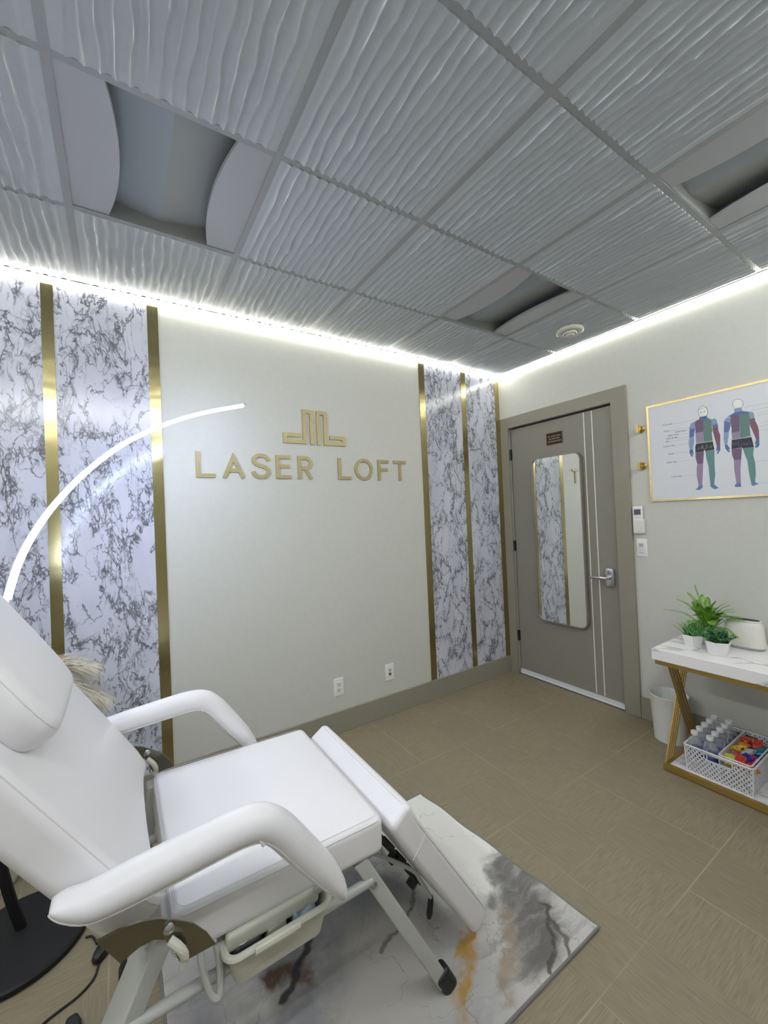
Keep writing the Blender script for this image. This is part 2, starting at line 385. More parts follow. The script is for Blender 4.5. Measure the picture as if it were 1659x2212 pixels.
def tag(o, label=None, cat=None, group=None, kind=None):
    if label: o['label'] = label
    if cat: o['category'] = cat
    if group: o['group'] = group
    if kind: o['kind'] = kind
    return o
def thing(name, loc, label, cat, group=None):
    o = bpy.data.objects.new(name, None); COL.objects.link(o); o.location = loc; o.empty_display_size = 0.05
    return tag(o, label, cat, group)
def copy_tree(o, loc=None, parent=None):
    c = o.copy(); COL.objects.link(c)
    if parent: c.parent = parent
    if loc is not None: c.location = loc
    for ch in list(o.children): copy_tree(ch, None, c)
    return c
def box(x0, x1, y0, y1, z0, z1): return MB().box(x0, x1, y0, y1, z0, z1)
def crom(P, n=6):
    P = [Vector(p) for p in P]; out = []
    for i in range(len(P) - 1):
        a, b, c, d = P[max(i - 1, 0)], P[i], P[i + 1], P[min(i + 2, len(P) - 1)]
        for k in range(n):
            u = k / n; out.append(0.5 * ((2 * b) + (c - a) * u + (2 * a - 5 * b + 4 * c - d) * u * u + (3 * b - a - 3 * c + d) * u ** 3))
    out.append(P[-1]); return out
# frames: local x,y -> wall planes. FA: wall at y=0 seen from -y.  FR: wall at x=0 seen from -x (local x = y coordinate)
def FA(y=0.0): return Matrix(((1, 0, 0, 0), (0, 0, -1, y), (0, 1, 0, 0), (0, 0, 0, 1)))
def FR(x=0.0): return Matrix(((0, 0, -1, x), (1, 0, 0, 0), (0, 1, 0, 0), (0, 0, 0, 1)))
def text_into(mb, s, size, mat, t=0.0006, flip=False, align='LEFT'):
    cu = bpy.data.curves.new('txt', 'FONT'); cu.body = s; cu.size = size; cu.align_x = align; cu.extrude = t / 2; cu.resolution_u = 2
    ob = bpy.data.objects.new('txt', cu); COL.objects.link(ob)
    dg = bpy.context.evaluated_depsgraph_get(); me = ob.evaluated_get(dg).to_mesh()
    fl = Matrix.Scale(-1, 4, (1, 0, 0)) if flip else Matrix.Identity(4)
    vs = [mat @ fl @ (v.co + Vector((0, 0, t / 2))) for v in me.vertices]
    mb.add(vs, [tuple(p.vertices)[::-1] if flip else tuple(p.vertices) for p in me.polygons])
    ob.evaluated_get(dg).to_mesh_clear(); bpy.data.objects.remove(ob); bpy.data.curves.remove(cu)
# poster figures, coordinates in metres on the wall (y, z)
FIG={'A': [('b2', [(-1.504, 1.943), (-1.535, 1.944), (-1.541, 1.93), (-1.549, 1.925), (-1.519, 1.917), (-1.504, 1.928), (-1.481, 1.925), (-1.499, 1.931)]), ('p1', [(-1.477, 1.912), (-1.481, 1.924), (-1.504, 1.928), (-1.519, 1.918), (-1.517, 1.853), (-1.478, 1.853), (-1.478, 1.886)]), ('g1', [(-1.519, 1.918), (-1.541, 1.928), (-1.559, 1.916), (-1.558, 1.885), (-1.561, 1.853), (-1.557, 1.833), (-1.56, 1.792), (-1.518, 1.791), (-1.517, 1.853)]), ('p2', [(-1.478, 1.853), (-1.517, 1.853), (-1.517, 1.789), (-1.479, 1.789), (-1.478, 1.827)]), ('l1', [(-1.478, 1.922), (-1.466, 1.919), (-1.457, 1.913), (-1.45, 1.897), (-1.457, 1.88), (-1.477, 1.881)]), ('b1', [(-1.45, 1.897), (-1.457, 1.88), (-1.477, 1.881), (-1.473, 1.86), (-1.468, 1.832), (-1.445, 1.831), (-1.447, 1.865)]), ('l2', [(-1.445, 1.831), (-1.468, 1.832), (-1.47, 1.808), (-1.46, 1.756), (-1.444, 1.756), (-1.44, 1.797)]), ('b2', [(-1.444, 1.756), (-1.46, 1.756), (-1.463, 1.729), (-1.46, 1.725), (-1.453, 1.739), (-1.456, 1.725), (-1.461, 1.714), (-1.452, 1.715), (-1.446, 1.727), (-1.442, 1.74)]), ('l1', [(-1.559, 1.916), (-1.574, 1.919), (-1.584, 1.909), (-1.586, 1.889), (-1.57, 1.881), (-1.558, 1.885)]), ('b1', [(-1.558, 1.885), (-1.57, 1.881), (-1.586, 1.889), (-1.589, 1.868), (-1.57, 1.867), (-1.562, 1.874)]), ('p3', [(-1.562, 1.874), (-1.57, 1.867), (-1.588, 1.868), (-1.59, 1.842), (-1.597, 1.816), (-1.594, 1.76), (-1.578, 1.758), (-1.569, 1.81), (-1.563, 1.848)]), ('b2', [(-1.578, 1.758), (-1.594, 1.76), (-1.594, 1.732), (-1.582, 1.712), (-1.575, 1.713), (-1.583, 1.729), (-1.582, 1.734), (-1.574, 1.725), (-1.575, 1.735)]), ('k', [(-1.479, 1.789), (-1.56, 1.789), (-1.566, 1.739), (-1.522, 1.737), (-1.518, 1.744), (-1.513, 1.736), (-1.473, 1.737), (-1.473, 1.77)]), ('p1', [(-1.473, 1.737), (-1.515, 1.737), (-1.511, 1.696), (-1.508, 1.665), (-1.479, 1.666), (-1.472, 1.707)]), ('p2', [(-1.479, 1.666), (-1.508, 1.665), (-1.505, 1.618), (-1.498, 1.535), (-1.48, 1.535), (-1.473, 1.595), (-1.475, 1.643)]), ('b3', [(-1.48, 1.535), (-1.5, 1.537), (-1.5, 1.523), (-1.485, 1.508), (-1.462, 1.513), (-1.475, 1.524)]), ('g2', [(-1.522, 1.737), (-1.566, 1.738), (-1.564, 1.678), (-1.563, 1.637), (-1.564, 1.596), (-1.556, 1.536), (-1.539, 1.534), (-1.535, 1.599), (-1.534, 1.641), (-1.526, 1.688)]), ('b3', [(-1.539, 1.534), (-1.557, 1.536), (-1.577, 1.513), (-1.557, 1.508), (-1.539, 1.524)])], 'B': [('l2', [(-1.666, 1.953), (-1.699, 1.953), (-1.7, 1.932), (-1.666, 1.931)]), ('b2', [(-1.666, 1.931), (-1.7, 1.932), (-1.732, 1.92), (-1.729, 1.914), (-1.686, 1.917), (-1.647, 1.913), (-1.633, 1.915)]), ('p1', [(-1.647, 1.913), (-1.686, 1.917), (-1.685, 1.821), (-1.649, 1.821), (-1.65, 1.85), (-1.645, 1.876)]), ('g1', [(-1.686, 1.917), (-1.729, 1.914), (-1.733, 1.877), (-1.729, 1.848), (-1.729, 1.819), (-1.731, 1.787), (-1.686, 1.784)]), ('p2', [(-1.649, 1.821), (-1.685, 1.821), (-1.686, 1.784), (-1.65, 1.783)]), ('l1', [(-1.62, 1.897), (-1.627, 1.908), (-1.641, 1.912), (-1.646, 1.901), (-1.644, 1.878), (-1.62, 1.887)]), ('b1', [(-1.618, 1.895), (-1.644, 1.878), (-1.645, 1.856), (-1.637, 1.829), (-1.614, 1.83)]), ('l2', [(-1.614, 1.83), (-1.637, 1.829), (-1.634, 1.798), (-1.627, 1.757), (-1.615, 1.756), (-1.611, 1.793)]), ('b2', [(-1.615, 1.756), (-1.627, 1.757), (-1.638, 1.733), (-1.637, 1.728), (-1.632, 1.731), (-1.638, 1.713), (-1.629, 1.715), (-1.617, 1.736)]), ('l1', [(-1.728, 1.914), (-1.732, 1.919), (-1.743, 1.918), (-1.75, 1.904), (-1.751, 1.882), (-1.733, 1.88)]), ('p3', [(-1.733, 1.88), (-1.751, 1.882), (-1.754, 1.862), (-1.761, 1.842), (-1.766, 1.812), (-1.766, 1.764), (-1.753, 1.763), (-1.747, 1.787), (-1.737, 1.823), (-1.73, 1.848)]), ('b2', [(-1.753, 1.763), (-1.766, 1.764), (-1.765, 1.731), (-1.759, 1.72), (-1.748, 1.719), (-1.746, 1.724), (-1.754, 1.74), (-1.747, 1.736), (-1.747, 1.744)]), ('k2', [(-1.648, 1.782), (-1.734, 1.782), (-1.742, 1.725), (-1.694, 1.726), (-1.69, 1.73), (-1.645, 1.729)]), ('p1', [(-1.645, 1.729), (-1.691, 1.728), (-1.688, 1.695), (-1.685, 1.664), (-1.653, 1.666), (-1.646, 1.696)]), ('p2', [(-1.653, 1.666), (-1.685, 1.664), (-1.68, 1.612), (-1.678, 1.534), (-1.659, 1.533), (-1.656, 1.566), (-1.652, 1.611)]), ('b3', [(-1.659, 1.533), (-1.678, 1.535), (-1.679, 1.512), (-1.654, 1.513), (-1.649, 1.521)]), ('g2', [(-1.694, 1.726), (-1.742, 1.725), (-1.737, 1.683), (-1.744, 1.634), (-1.744, 1.576), (-1.739, 1.534), (-1.722, 1.532), (-1.714, 1.604), (-1.712, 1.652), (-1.702, 1.688)]), ('b3', [(-1.722, 1.532), (-1.739, 1.534), (-1.744, 1.528), (-1.755, 1.522), (-1.743, 1.517), (-1.729, 1.512), (-1.723, 1.52)])]}
LINES=[((-1.356, 1.932), (-1.475, 1.931)), ((-1.335, 1.89), (-1.446, 1.89)), ((-1.409, 1.876), (-1.446, 1.875)), ((-1.382, 1.858), (-1.445, 1.859)), ((-1.374, 1.839), (-1.443, 1.838)), ((-1.334, 1.825), (-1.442, 1.824)), ((-1.355, 1.795), (-1.438, 1.796)), ((-1.355, 1.747), (-1.435, 1.746)), ((-1.365, 1.694), (-1.465, 1.693)), ((-1.39, 1.602), (-1.47, 1.602)), ((-1.713, 1.949), (-1.809, 1.95)), ((-1.741, 1.925), (-1.808, 1.928)), ((-1.759, 1.906), (-1.807, 1.908)), ((-1.759, 1.892), (-1.807, 1.896)), ((-1.771, 1.851), (-1.805, 1.853)), ((-1.769, 1.83), (-1.804, 1.833)), ((-1.77, 1.809), (-1.798, 1.812)), ((-1.741, 1.644), (-1.797, 1.645)), ((-1.756, 1.524), (-1.792, 1.526))]
HEAD1=[(-1.543, 1.965), (-1.542, 1.956), (-1.54, 1.948), (-1.536, 1.942), (-1.53, 1.937), (-1.525, 1.935), (-1.518, 1.935), (-1.512, 1.938), (-1.507, 1.943), (-1.502, 1.949), (-1.499, 1.958), (-1.497, 1.967), (-1.496, 1.976), (-1.498, 1.985), (-1.5, 1.992), (-1.505, 1.999), (-1.51, 2.003), (-1.515, 2.005), (-1.521, 2.005), (-1.527, 2.002), (-1.533, 1.997), (-1.537, 1.991), (-1.541, 1.983), (-1.543, 1.974)]
HEAD2=[(-1.665, 1.96), (-1.662, 1.966), (-1.66, 1.973), (-1.66, 1.98), (-1.661, 1.987), (-1.663, 1.993), (-1.666, 1.998), (-1.671, 2.001), (-1.676, 2.003), (-1.681, 2.003), (-1.687, 2.002), (-1.692, 1.999), (-1.697, 1.994), (-1.701, 1.989), (-1.704, 1.982), (-1.705, 1.976), (-1.706, 1.969), (-1.705, 1.962), (-1.702, 1.957), (-1.699, 1.952)]
TXT=[('Front neck', (-1.303, 1.931)), ('Chest', (-1.308, 1.891)), ('Underarms', (-1.372, 1.875)), ('Upper arms', (-1.329, 1.86)), ('Chest & Abs', (-1.319, 1.842)), ('Abs', (-1.318, 1.824)), ('Lower arms', (-1.303, 1.795)), ('Hands', (-1.327, 1.744)), ('Upper legs', (-1.316, 1.692)), ('Lower legs', (-1.339, 1.6))]
FACE=[(-1.509, 1.97), (-1.527, 1.97), (-1.518, 1.951)]
# ================================================================ room shell
def struct(o): return tag(o, kind='structure')
struct(box(RX0, 0, RY0, 0, -0.05, 0).build('floor', 'floor', smooth=False))
struct(box(RX0, 0, 0, 0.1, 0, H + 0.12).build('wall_back', 'wall', smooth=False))
struct(box(RX0, 0.1, RY0 - 0.1, RY0, 0, H + 0.12).build('wall_front', 'wall', smooth=False))
struct(box(RX0 - 0.1, RX0, RY0 - 0.1, 0.1, 0, H + 0.12).build('wall_left', 'wall', smooth=False))
DY0, DY1, DZ = -0.990, -0.078, 2.162
b = box(0, 0.1, RY0, DY0, 0, H + 0.12); b.box(0, 0.1, DY1, 0.1, 0, H + 0.12); b.box(0, 0.1, DY0, DY1, DZ + 0.004, H + 0.12)
struct(b.build('wall_right', 'wall', smooth=False))
# ceiling: plenum lid, T-bar grid, wavy tiles
LX = [-0.6085 - 0.6115 * k for k in range(6)]; LX[-1] = -3.666
MYv = [-0.5954, -1.1983, -1.8071, -2.414]
ceil = struct(box(RX0, 0, RY0, 0, H + 0.12, H + 0.16).build('ceiling', 'ceil', smooth=False))
g = MB()
for x in LX: g.box(x - 0.012, x + 0.012, RY0, 0, H, H + 0.003); g.box(x - 0.002, x + 0.002, RY0, 0, H + 0.003, H + 0.035)
for y in MYv: g.box(RX0, 0, y - 0.0118, y + 0.0118, H + 0.0005, H + 0.003); g.box(RX0, 0, y - 0.002, y + 0.002, H + 0.003, H + 0.03)
g.box(RX0, 0, -0.02, 0, H, H + 0.002); g.box(RX0, 0, RY0, RY0 + 0.02, H, H + 0.002); g.box(-0.02, 0, RY0, 0, H, H + 0.002); g.box(RX0, RX0 + 0.02, RY0, 0, H, H + 0.002)
g.build('ceiling_grid', 'grid', ceil, smooth=False)
TW, TD = 0.588, 0.580
def tile_mesh():
    mb = MB(); NX, NY = 204, 30; nr = 17
    vs = []; fs = []
    for j in range(-1, NY + 2):
        yy = min(max(j, 0), NY) / NY
        for i in range(NX + 1):
            xx = i / NX
            y = (yy - 0.5) * TD; x = (xx - 0.5) * TW
            wv = 0.085 * sin(2 * pi * (1.25 * yy + 2.3 * xx)) + 0.07 * sin(2 * pi * (2.3 * yy - 3.7 * xx) + 1.0) + 0.05 * sin(2 * pi * (3.9 * yy + 5.3 * xx) + 2.0)
            edge = min(1, min(xx, 1 - xx) * 12)
            u = xx * nr + wv * edge
            s_ = abs(sin(pi * u)); r = (1 - s_ ** 0.62)
            amp = 0.85 + 0.15 * sin(2 * pi * (0.7 * yy + 2.3 * xx))
            z = 0.001 - 0.0120 * r * amp * edge - 0.0025 * (0.5 + 0.5 * sin(2 * pi * u * 0.5))
            if j < 0 or j > NY: z = 0.02; 
            vs.append((x, y, z))
    W_ = NX + 1
    for j in range(NY + 2):
        for i in range(NX): fs.append((j * W_ + i, (j + 1) * W_ + i, (j + 1) * W_ + i + 1, j * W_ + i + 1))
    mb.add(vs, fs); return mb
xs = [0.0] + LX + [RX0]; ys = [0.0] + MYv + [RY0]
proto = None
lights_cells = {(1, 1), (4, 1), (1, 3)}
for i in range(len(xs) - 1):
    for j in range(len(ys) - 1):
        if (i, j) in lights_cells: continue
        cx, cy = (xs[i] + xs[i + 1]) / 2, (ys[j] + ys[j + 1]) / 2
        wx, wy = xs[i] - xs[i + 1], ys[j] - ys[j + 1]
        if proto is None: proto = tile_mesh().build('ceiling_tile', 'ceil', ceil, angle=70); o = proto
        else: o = proto.copy(); COL.objects.link(o); o.parent = ceil
        o.location = (cx, cy, H + 0.0015); o.scale = ((wx - 0.0235) / TW, (wy - 0.023) / TD, 1)
# baseboards
BH, BT = 0.142, 0.015
def bb(name, *a): struct(box(*a).build(name, 'taupe', smooth=False, bevel=0.002))
bb('baseboard_back', RX0, 0, -BT, 0, 0, BH); bb('baseboard_right', -BT, 0, RY0, -1.0925, 0, BH)
bb('baseboard_left', RX0, RX0 + BT, RY0, 0, 0, BH); bb('baseboard_front', RX0, 0, RY0, RY0 + BT, 0, BH)
# door casing
c = box(-0.02, 0, -1.0925, DY0 + 0.002, 0, 2.258); c.box(-0.02, 0, -0.0855, 0, 0, 2.258)
c.box(-0.02, 0, DY0, -0.085, DZ, 2.258)
struct(c.build('trim_1', 'taupe', smooth=False, bevel=0.0015))
# door
door = thing('door_1', (0, DY0, 0), None, None); tag(door, kind='structure')
box(0.014, 0.05, DY0 + 0.012, -0.094, 0.012, DZ - 0.012).build('door_panel', 'door', door, smooth=False)
box(0.055, 0.09, DY0, DY1, 0, DZ + 0.003).build('door_gap_backing', 'darkgap', door, smooth=False)  # dark sheet added behind the leaf so the door gaps read as shade
for y in (-0.770, -0.832): box(0.0125, 0.0145, y - 0.0035, y + 0.0035, 0.05, 2.146).build('inlay_line', 'white_line', door, smooth=False)
sw = MB(); sw.box(0.002, 0.014, DY0 + 0.008, -0.096, 0.006, 0.044); sw.sweep([(0.006, DY0 + 0.008, 0.012), (0.006, -0.096, 0.012)], 0.009, 10)
sw.build('door_sweep', 'sweep', door)
for z in (1.93, 1.125, 0.335):
    hb = MB().lathe([(0.007, z - 0.045), (0.007, z + 0.045)], (-0.004, -0.0895), 12); hb.box(-0.003, 0.016, -0.098, -0.084, z - 0.043, z + 0.043)
    hb.build('hinge', 'black', door)
pl = MB().rbox(0.036, 0.068, 0.011, 0.009, mat=Matrix.Translation((0.004, -0.916, 0.924)) @ FR(0), n=3, puff=0.004,
               warp=lambda q: Vector((q.x * (1 - 0.22 * (q.y / 0.068) ** 4), q.y, q.z)))
lockp = pl.build('lock_plate', 'chrome', door, angle=60)
lv = MB().sweep([(-0.006, -0.914, 0.925), (-0.030, -0.914, 0.925)], 0.016, 16)
lv.sweep([(-0.030, -0.914, 0.925), (-0.055, -0.914, 0.925)], 0.010, 14)
lv.sweep(crom([(-0.055, -0.922, 0.925), (-0.058, -0.885, 0.926), (-0.060, -0.84, 0.926), (-0.056, -0.805, 0.925)], 4), [(0.010, 0.011)] * 6 + [(0.008, 0.009)] * 7, 12)
lv.build('door_lever', 'chrome', lockp)
tn = MB().lathe([(0.012, 0), (0.012, 0.012), (0.0, 0.014)], n=16, mat=Matrix.Translation((-0.006, -0.916, 0.965)) @ FR(0)); tn.box(-0.03, -0.012, -0.919, -0.913, 0.952, 0.978)
tn.build('thumb_turn', 'chrome', lockp)
# ================================================================ marble panels and gold strips
ZT = H - 0.001
def panel(x0, x1, lab): tag(box(x0, x1, -0.0035, 0, BH, ZT).build('marble_wall_panel', 'marble', smooth=False), lab, 'wall panel', 'marble wall panels')
panel(-3.610, -3.210, 'grey-veined white marble wall panel at the left edge behind the chair headrest')
panel(-3.170, -2.768, 'wide grey-veined white marble wall panel behind the glowing arc lamp')
panel(-0.880, -0.478, 'narrow grey-veined marble wall panel just right of the gold lettering wall')
panel(-0.438, -0.068, 'narrow grey-veined marble wall panel closest to the door corner')
def strip(x0, x1, lab): tag(box(x0, x1, -0.006, 0, BH, ZT).build('gold_strip', 'gold', smooth=False), lab, 'trim strip', 'vertical gold strips on the back wall')
strip(-3.655, -3.607, 'vertical gold strip beyond the left marble panel')
strip(-3.214, -3.166, 'vertical gold strip between the two left marble panels')
strip(-2.772, -2.720, 'vertical gold strip between left marble and the plain lettering wall')
strip(-0.932, -0.877, 'vertical gold strip on the right edge of the plain lettering wall')
strip(-0.486, -0.432, 'vertical gold strip between the two right marble panels')
strip(-0.076, -0.020, 'vertical gold strip in the corner beside the door frame')
# ================================================================ LED perimeter strip lights
def led(name, p0, p1, nrm, lab, mt='led'):
    # triangular profile in the wall/ceiling corner
    a, b_ = Vector(p0), Vector(p1); n_ = Vector(nrm); s_ = 0.016
    prof = [Vector((0, 0, -0.029)), n_ * 0.010 + Vector((0, 0, -0.029)), n_ * s_ + Vector((0, 0, -0.022)), n_ * s_ + Vector((0, 0, -0.005)), Vector((0, 0, -0.005))]
    mb = MB(); vs = [a + q for q in prof] + [b_ + q for q in prof]; k = len(prof)
    mb.add(vs, [(i, (i + 1) % k, (i + 1) % k + k, i + k) for i in range(k)] + [tuple(range(k)), tuple(range(k, 2 * k))])
    o_ = mb.build(name, mt, smooth=False); tag(o_, lab, 'strip light', 'led strips along the ceiling edge')
    k2 = MB(); q_ = [Vector((0, 0, -0.0050)), n_ * .017 + Vector((0, 0, -0.0050)), n_ * .017 + Vector((0, 0, -0.0035)), Vector((0, 0, -0.0035))]
    k2.add([a + q for q in q_] + [b_ + q for q in q_], [(i, (i + 1) % 4, (i + 1) % 4 + 4, i + 4) for i in range(4)]); k2.build('strip_shield', 'plate', o_, smooth=False)  # lip added above the strip to keep its light off the ceiling
led('led_strip', (RX0 + .02, -0.0065, H), (-0.022, -0.0065, H), (0, -1, 0), 'glowing white LED strip along the ceiling edge above the lettering wall')
led('led_strip', (0, RY0 + .02, H), (0, -0.03, H), (-1, 0, 0), 'glowing white LED strip along the ceiling edge above the door wall')
led('led_strip', (RX0 + .02, RY0, H), (-0.022, RY0, H), (0, 1, 0), 'glowing white LED strip on the ceiling edge behind the viewer', 'led_rear')
led('led_strip', (RX0, RY0 + .02, H), (RX0, -0.03, H), (1, 0, 0), 'glowing white LED strip on the far left ceiling edge', 'led_rear')
# ================================================================ recessed ceiling lights (switched off)
def troffer(cx, cy, lab):
    r = thing('ceiling_light', (cx, cy, H), lab, 'ceiling light', 'recessed ceiling lights')
    h = 0.296; hy = 0.290; zb = H + 0.0045
    mb = MB()
    for sg, nm in ((-1, 'a'), (1, 'b')):
        pm = MB(); NY, NX = 24, 6; vs = []; fs = []
        for j in range(NY + 1):
            t_ = -1 + 2 * j / NY; wd = 0.116 + 0.036 * (1 - t_ * t_)
            for i in range(NX + 1):
                u = i / NX
                vs.append((cx + sg * (h - wd * u), cy + hy * t_, zb - 0.005 * (1 - t_ * t_) * sin(u * pi / 2)))
            vs.append((cx + sg * (h - wd - 0.001), cy + hy * t_, zb + 0.012))
        W_ = NX + 2
        for j in range(NY):
            for i in range(W_ - 1): fs.append((j * W_ + i, j * W_ + i + 1, (j + 1) * W_ + i + 1, (j + 1) * W_ + i))
        pm.add(vs, fs); pm.build('side_panel', 'dome_side', r, angle=50)
    for sg, mt in ((-1, 'dome_in'), (1, 'dome_warm')):
        lm = MB(); n = 8; vs = []
        for j, y in ((0, cy - hy), (1, cy + hy)):
            for i in range(n + 1):
                u = i / n; vs.append((cx + sg * u * (h - 0.05), y, zb + 0.040 + 0.040 * u))
        lm.add(vs, [(i, i + 1, n + 1 + i + 1, n + 1 + i) for i in range(n)])
        lm.build('reflector', mt, r, angle=60)
    hm = MB(); hm.box(cx - h, cx + h, cy - hy, cy + hy, H + 0.1, H + 0.11); hm.box(cx - h, cx + h, cy - hy - 0.002, cy - hy, zb, H + 0.11); hm.box(cx - h, cx + h, cy + hy, cy + hy + 0.002, zb, H + 0.11)
    hm.box(cx - h - 0.002, cx - h, cy - hy, cy + hy, zb, H + 0.11); hm.box(cx + h, cx + h + 0.002, cy - hy, cy + hy, zb, H + 0.11)
    hm.build('housing', 'dome_warm', r, smooth=False)
troffer((LX[4] + LX[3]) / 2, (MYv[0] + MYv[1]) / 2, 'unlit recessed ceiling light with curved side panels, above the treatment chair')
troffer((LX[0] + LX[1]) / 2, (MYv[0] + MYv[1]) / 2, 'unlit recessed ceiling light nearest the room corner and round ceiling detector')
troffer((LX[0] + LX[1]) / 2, (MYv[2] + MYv[3]) / 2, 'unlit recessed ceiling light cut off by the right edge of the photo')
# round detector
sd = thing('smoke_detector', (-0.318, -0.898, H - 0.012), 'round white ringed detector on the ceiling near the door wall', 'smoke detector')
cc = (-0.318, -0.898)
MB().lathe([(0.0, H + .002), (0.078, H + .002), (0.086, H - .012), (0.087, H - .022), (0.078, H - .028), (0.052, H - .026), (0.050, H - .020), (0.0, H - .020)], cc, 48).build('base_plate', 'sprink', sd)
MB().lathe([(0.046, H - .018), (0.046, H - .034), (0.041, H - .040), (0.036, H - .036), (0.034, H - .024), (0.031, H - .024), (0.030, H - .042), (0.024, H - .047), (0.0, H - .048)], cc, 40).build('sensor_head', 'sprink', sd)
# ================================================================ gold letters and emblem
LZ, LH, LW, LT = 1.696, 0.147, 0.0215, 0.010
FY = FA(-0.0005)
def letter(ch, x, w, paths, lab, closed=False):
    mb = MB(); mt = Matrix.Translation((x, 0, LZ)) @ FY
    for ip, p in enumerate(paths):
        if p[0] == 'ring':
            _, a, b_, ww = p; P = [(w / 2 + a * cos(u * pi / 24), LH / 2 + b_ * sin(u * pi / 24)) for u in range(48)]
            mb.ribbon(P, ww, LT, mt, True)
        else: mb.ribbon(p, LW, LT - .0007 * ip, mt @ Matrix.Translation((0, 0, -.0002 * ip)))
    o = mb.build('sign_letter', 'letter', loc=(x, 0, LZ), angle=40)
    tag(o, lab, 'letter', 'gold letters on the wall'); return o
hw = LW / 2
def Lp(w): return [[(hw, LH), (hw, hw), (w, hw)]]
letter('L', -2.557, .100, Lp(.100), 'gold letter L, first letter of LASER on the wall')
w = .127; letter('A', -2.417, w, [[(hw * .9, 0), (w / 2, LH - .026), (w - hw * .9, 0)], [(w * .22, LH * .30), (w * .78, LH * .30)]], 'gold letter A in LASER on the wall')
w = .108
sp = [(.93, .74), (.86, .86), (.70, .935), (.50, .952), (.28, .92), (.13, .82), (.12, .68), (.24, .585), (.50, .520), (.76, .45), (.90, .34), (.89, .19), (.74, .09), (.50, .052), (.27, .08), (.12, .17), (.07, .28)]
letter('S', -2.246, w, [[tuple(q)[:2] for q in crom([(a * w, b_ * LH, 0) for a, b_ in sp], 4)]], 'gold letter S in LASER on the wall')
w = .097; letter('E', -2.098, w, [[(w, LH - hw), (hw, LH - hw), (hw, hw), (w, hw)], [(hw, LH * .53), (w * .93, LH * .53)]], 'gold letter E in LASER on the wall')
w = .102; bowl = [(hw, LH - hw)] + [(w * .52 + (w * .36) * cos(a), LH * .70 + (LH * .30 - hw) * sin(a)) for a in [pi / 2 - k * pi / 12 for k in range(13)]] + [(hw, LH * .40 + hw)]
letter('R', -1.955, w, [[(hw, 0), (hw, LH)], bowl, [(w * .50, LH * .44), (w - hw * .9, 0)]], 'gold letter R in LASER on the wall')
letter('L', -1.667, .100, Lp(.100), 'gold letter L, first letter of LOFT on the wall')
w = .147; letter('O', -1.537, w, [('ring', w / 2 - hw, LH / 2 - hw + .003, LW)], 'gold round letter O in LOFT on the wall')
w = .095; letter('F', -1.346, w, [[(w, LH - hw), (hw, LH - hw), (hw, 0)], [(hw, LH * .52), (w * .9, LH * .52)]], 'gold letter F in LOFT on the wall')
w = .114; letter('T', -1.208, w, [[(0, LH - hw), (w, LH - hw)], [(w / 2, LH), (w / 2, 0)]], 'gold letter T, last letter of LOFT on the wall')
def emblem(sg, cx, lab):
    ew = 0.030; mt = FY
    X = lambda d: cx + sg * d
    P = [(X(0.023), 1.922), (X(0.023), 2.137), (X(0.073), 2.137), (X(0.073), 1.937), (X(0.207), 1.937), (X(0.207), 1.978), (X(0.103), 1.978)]
    mb = MB(); mb.ribbon(P, 0.0255, 0.010, mt)
    tag(mb.build('wall_emblem', 'letter', loc=(cx + sg * .1, 0, 1.92), angle=40), lab, 'emblem', 'gold emblem halves above the lettering')
emblem(-1, -1.8255, 'left half of the gold angular emblem above LASER LOFT')
emblem(1, -1.8235, 'right half of the gold angular emblem above LASER LOFT')
# ================================================================ outlets, remote, switch, hooks
o = thing('wall_outlet', (-1.727, 0, 0.243), 'white duplex power outlet low on the wall, left of the data plate', 'outlet')
MB().rbox(.036, .0585, .003, .0025, mat=Matrix.Translation((-1.727, 0, .302)) @ FA(-.003), n=2, k=2).build('cover_plate', 'plate', o)
for dz in (-.0195, .0195):
    f_ = MB().rbox(.0165, .0135, .002, .0019, mat=Matrix.Translation((-1.727, 0, .302 + dz)) @ FA(-.0065), n=2, k=3).build('socket_face', 'plate2', o)
    s_ = box(-1.7345, -1.7325, -.0093, -.0083, .302 + dz - .001, .302 + dz + .008); s_.box(-1.7215, -1.7195, -.0093, -.0083, .302 + dz, .302 + dz + .007)
    s_.lathe([(.0024, 0), (.0024, .001)], n=10, mat=Matrix.Translation((-1.727, 0, .302 + dz - .007)) @ FA(-.0083)); s_.build('slot', 'black', f_)
o = thing('data_plate', (-1.316, 0, 0.243), 'white wall plate with a data jack, nearest the right gold strip', 'outlet')
MB().rbox(.036, .0585, .003, .0025, mat=Matrix.Translation((-1.316, 0, .302)) @ FA(-.003), n=2, k=2).build('cover_plate', 'plate', o)
MB().rbox(.0165, .0335, .0015, .0014, mat=Matrix.Translation((-1.316, 0, .302)) @ FA(-.0065), n=2, k=2).build('insert', 'plate2', o)
box(-1.324, -1.308, -.0092, -.008, .282, .298).build('data_jack', 'black', o, smooth=False)
MB().lathe([(.005, 0), (.005, .003)], n=12, mat=Matrix.Translation((-1.316, 0, .316)) @ FA(-.008)).build('coax_jack', 'lcd', o)
o = thing('remote_control', (0, -1.135, 1.243), 'white remote control with grey screen in its wall holder beside the door', 'remote control')
T_ = lambda y, z, x: Matrix.Translation((0, y, z)) @ FR(x)
MB().rbox(.031, .092, .009, .007, mat=T_(-1.133, 1.335, -.016), n=3, k=3).build('remote_body', 'plate', o)
box(-.0262, -.0250, -1.155, -1.113, 1.371, 1.407).build('screen', 'lcd', o, smooth=False)
for k in range(3): box(-.0262, -.0250, -1.117 - k * .015 - .009, -1.117 - k * .015, 1.352, 1.3565).build('button', 'btn', o, smooth=False)
hd = MB().rbox(.0345, .048, .014, .008, mat=T_(-1.137, 1.292, -.015), n=3, k=3); hd.build('holder', 'plate2', o)
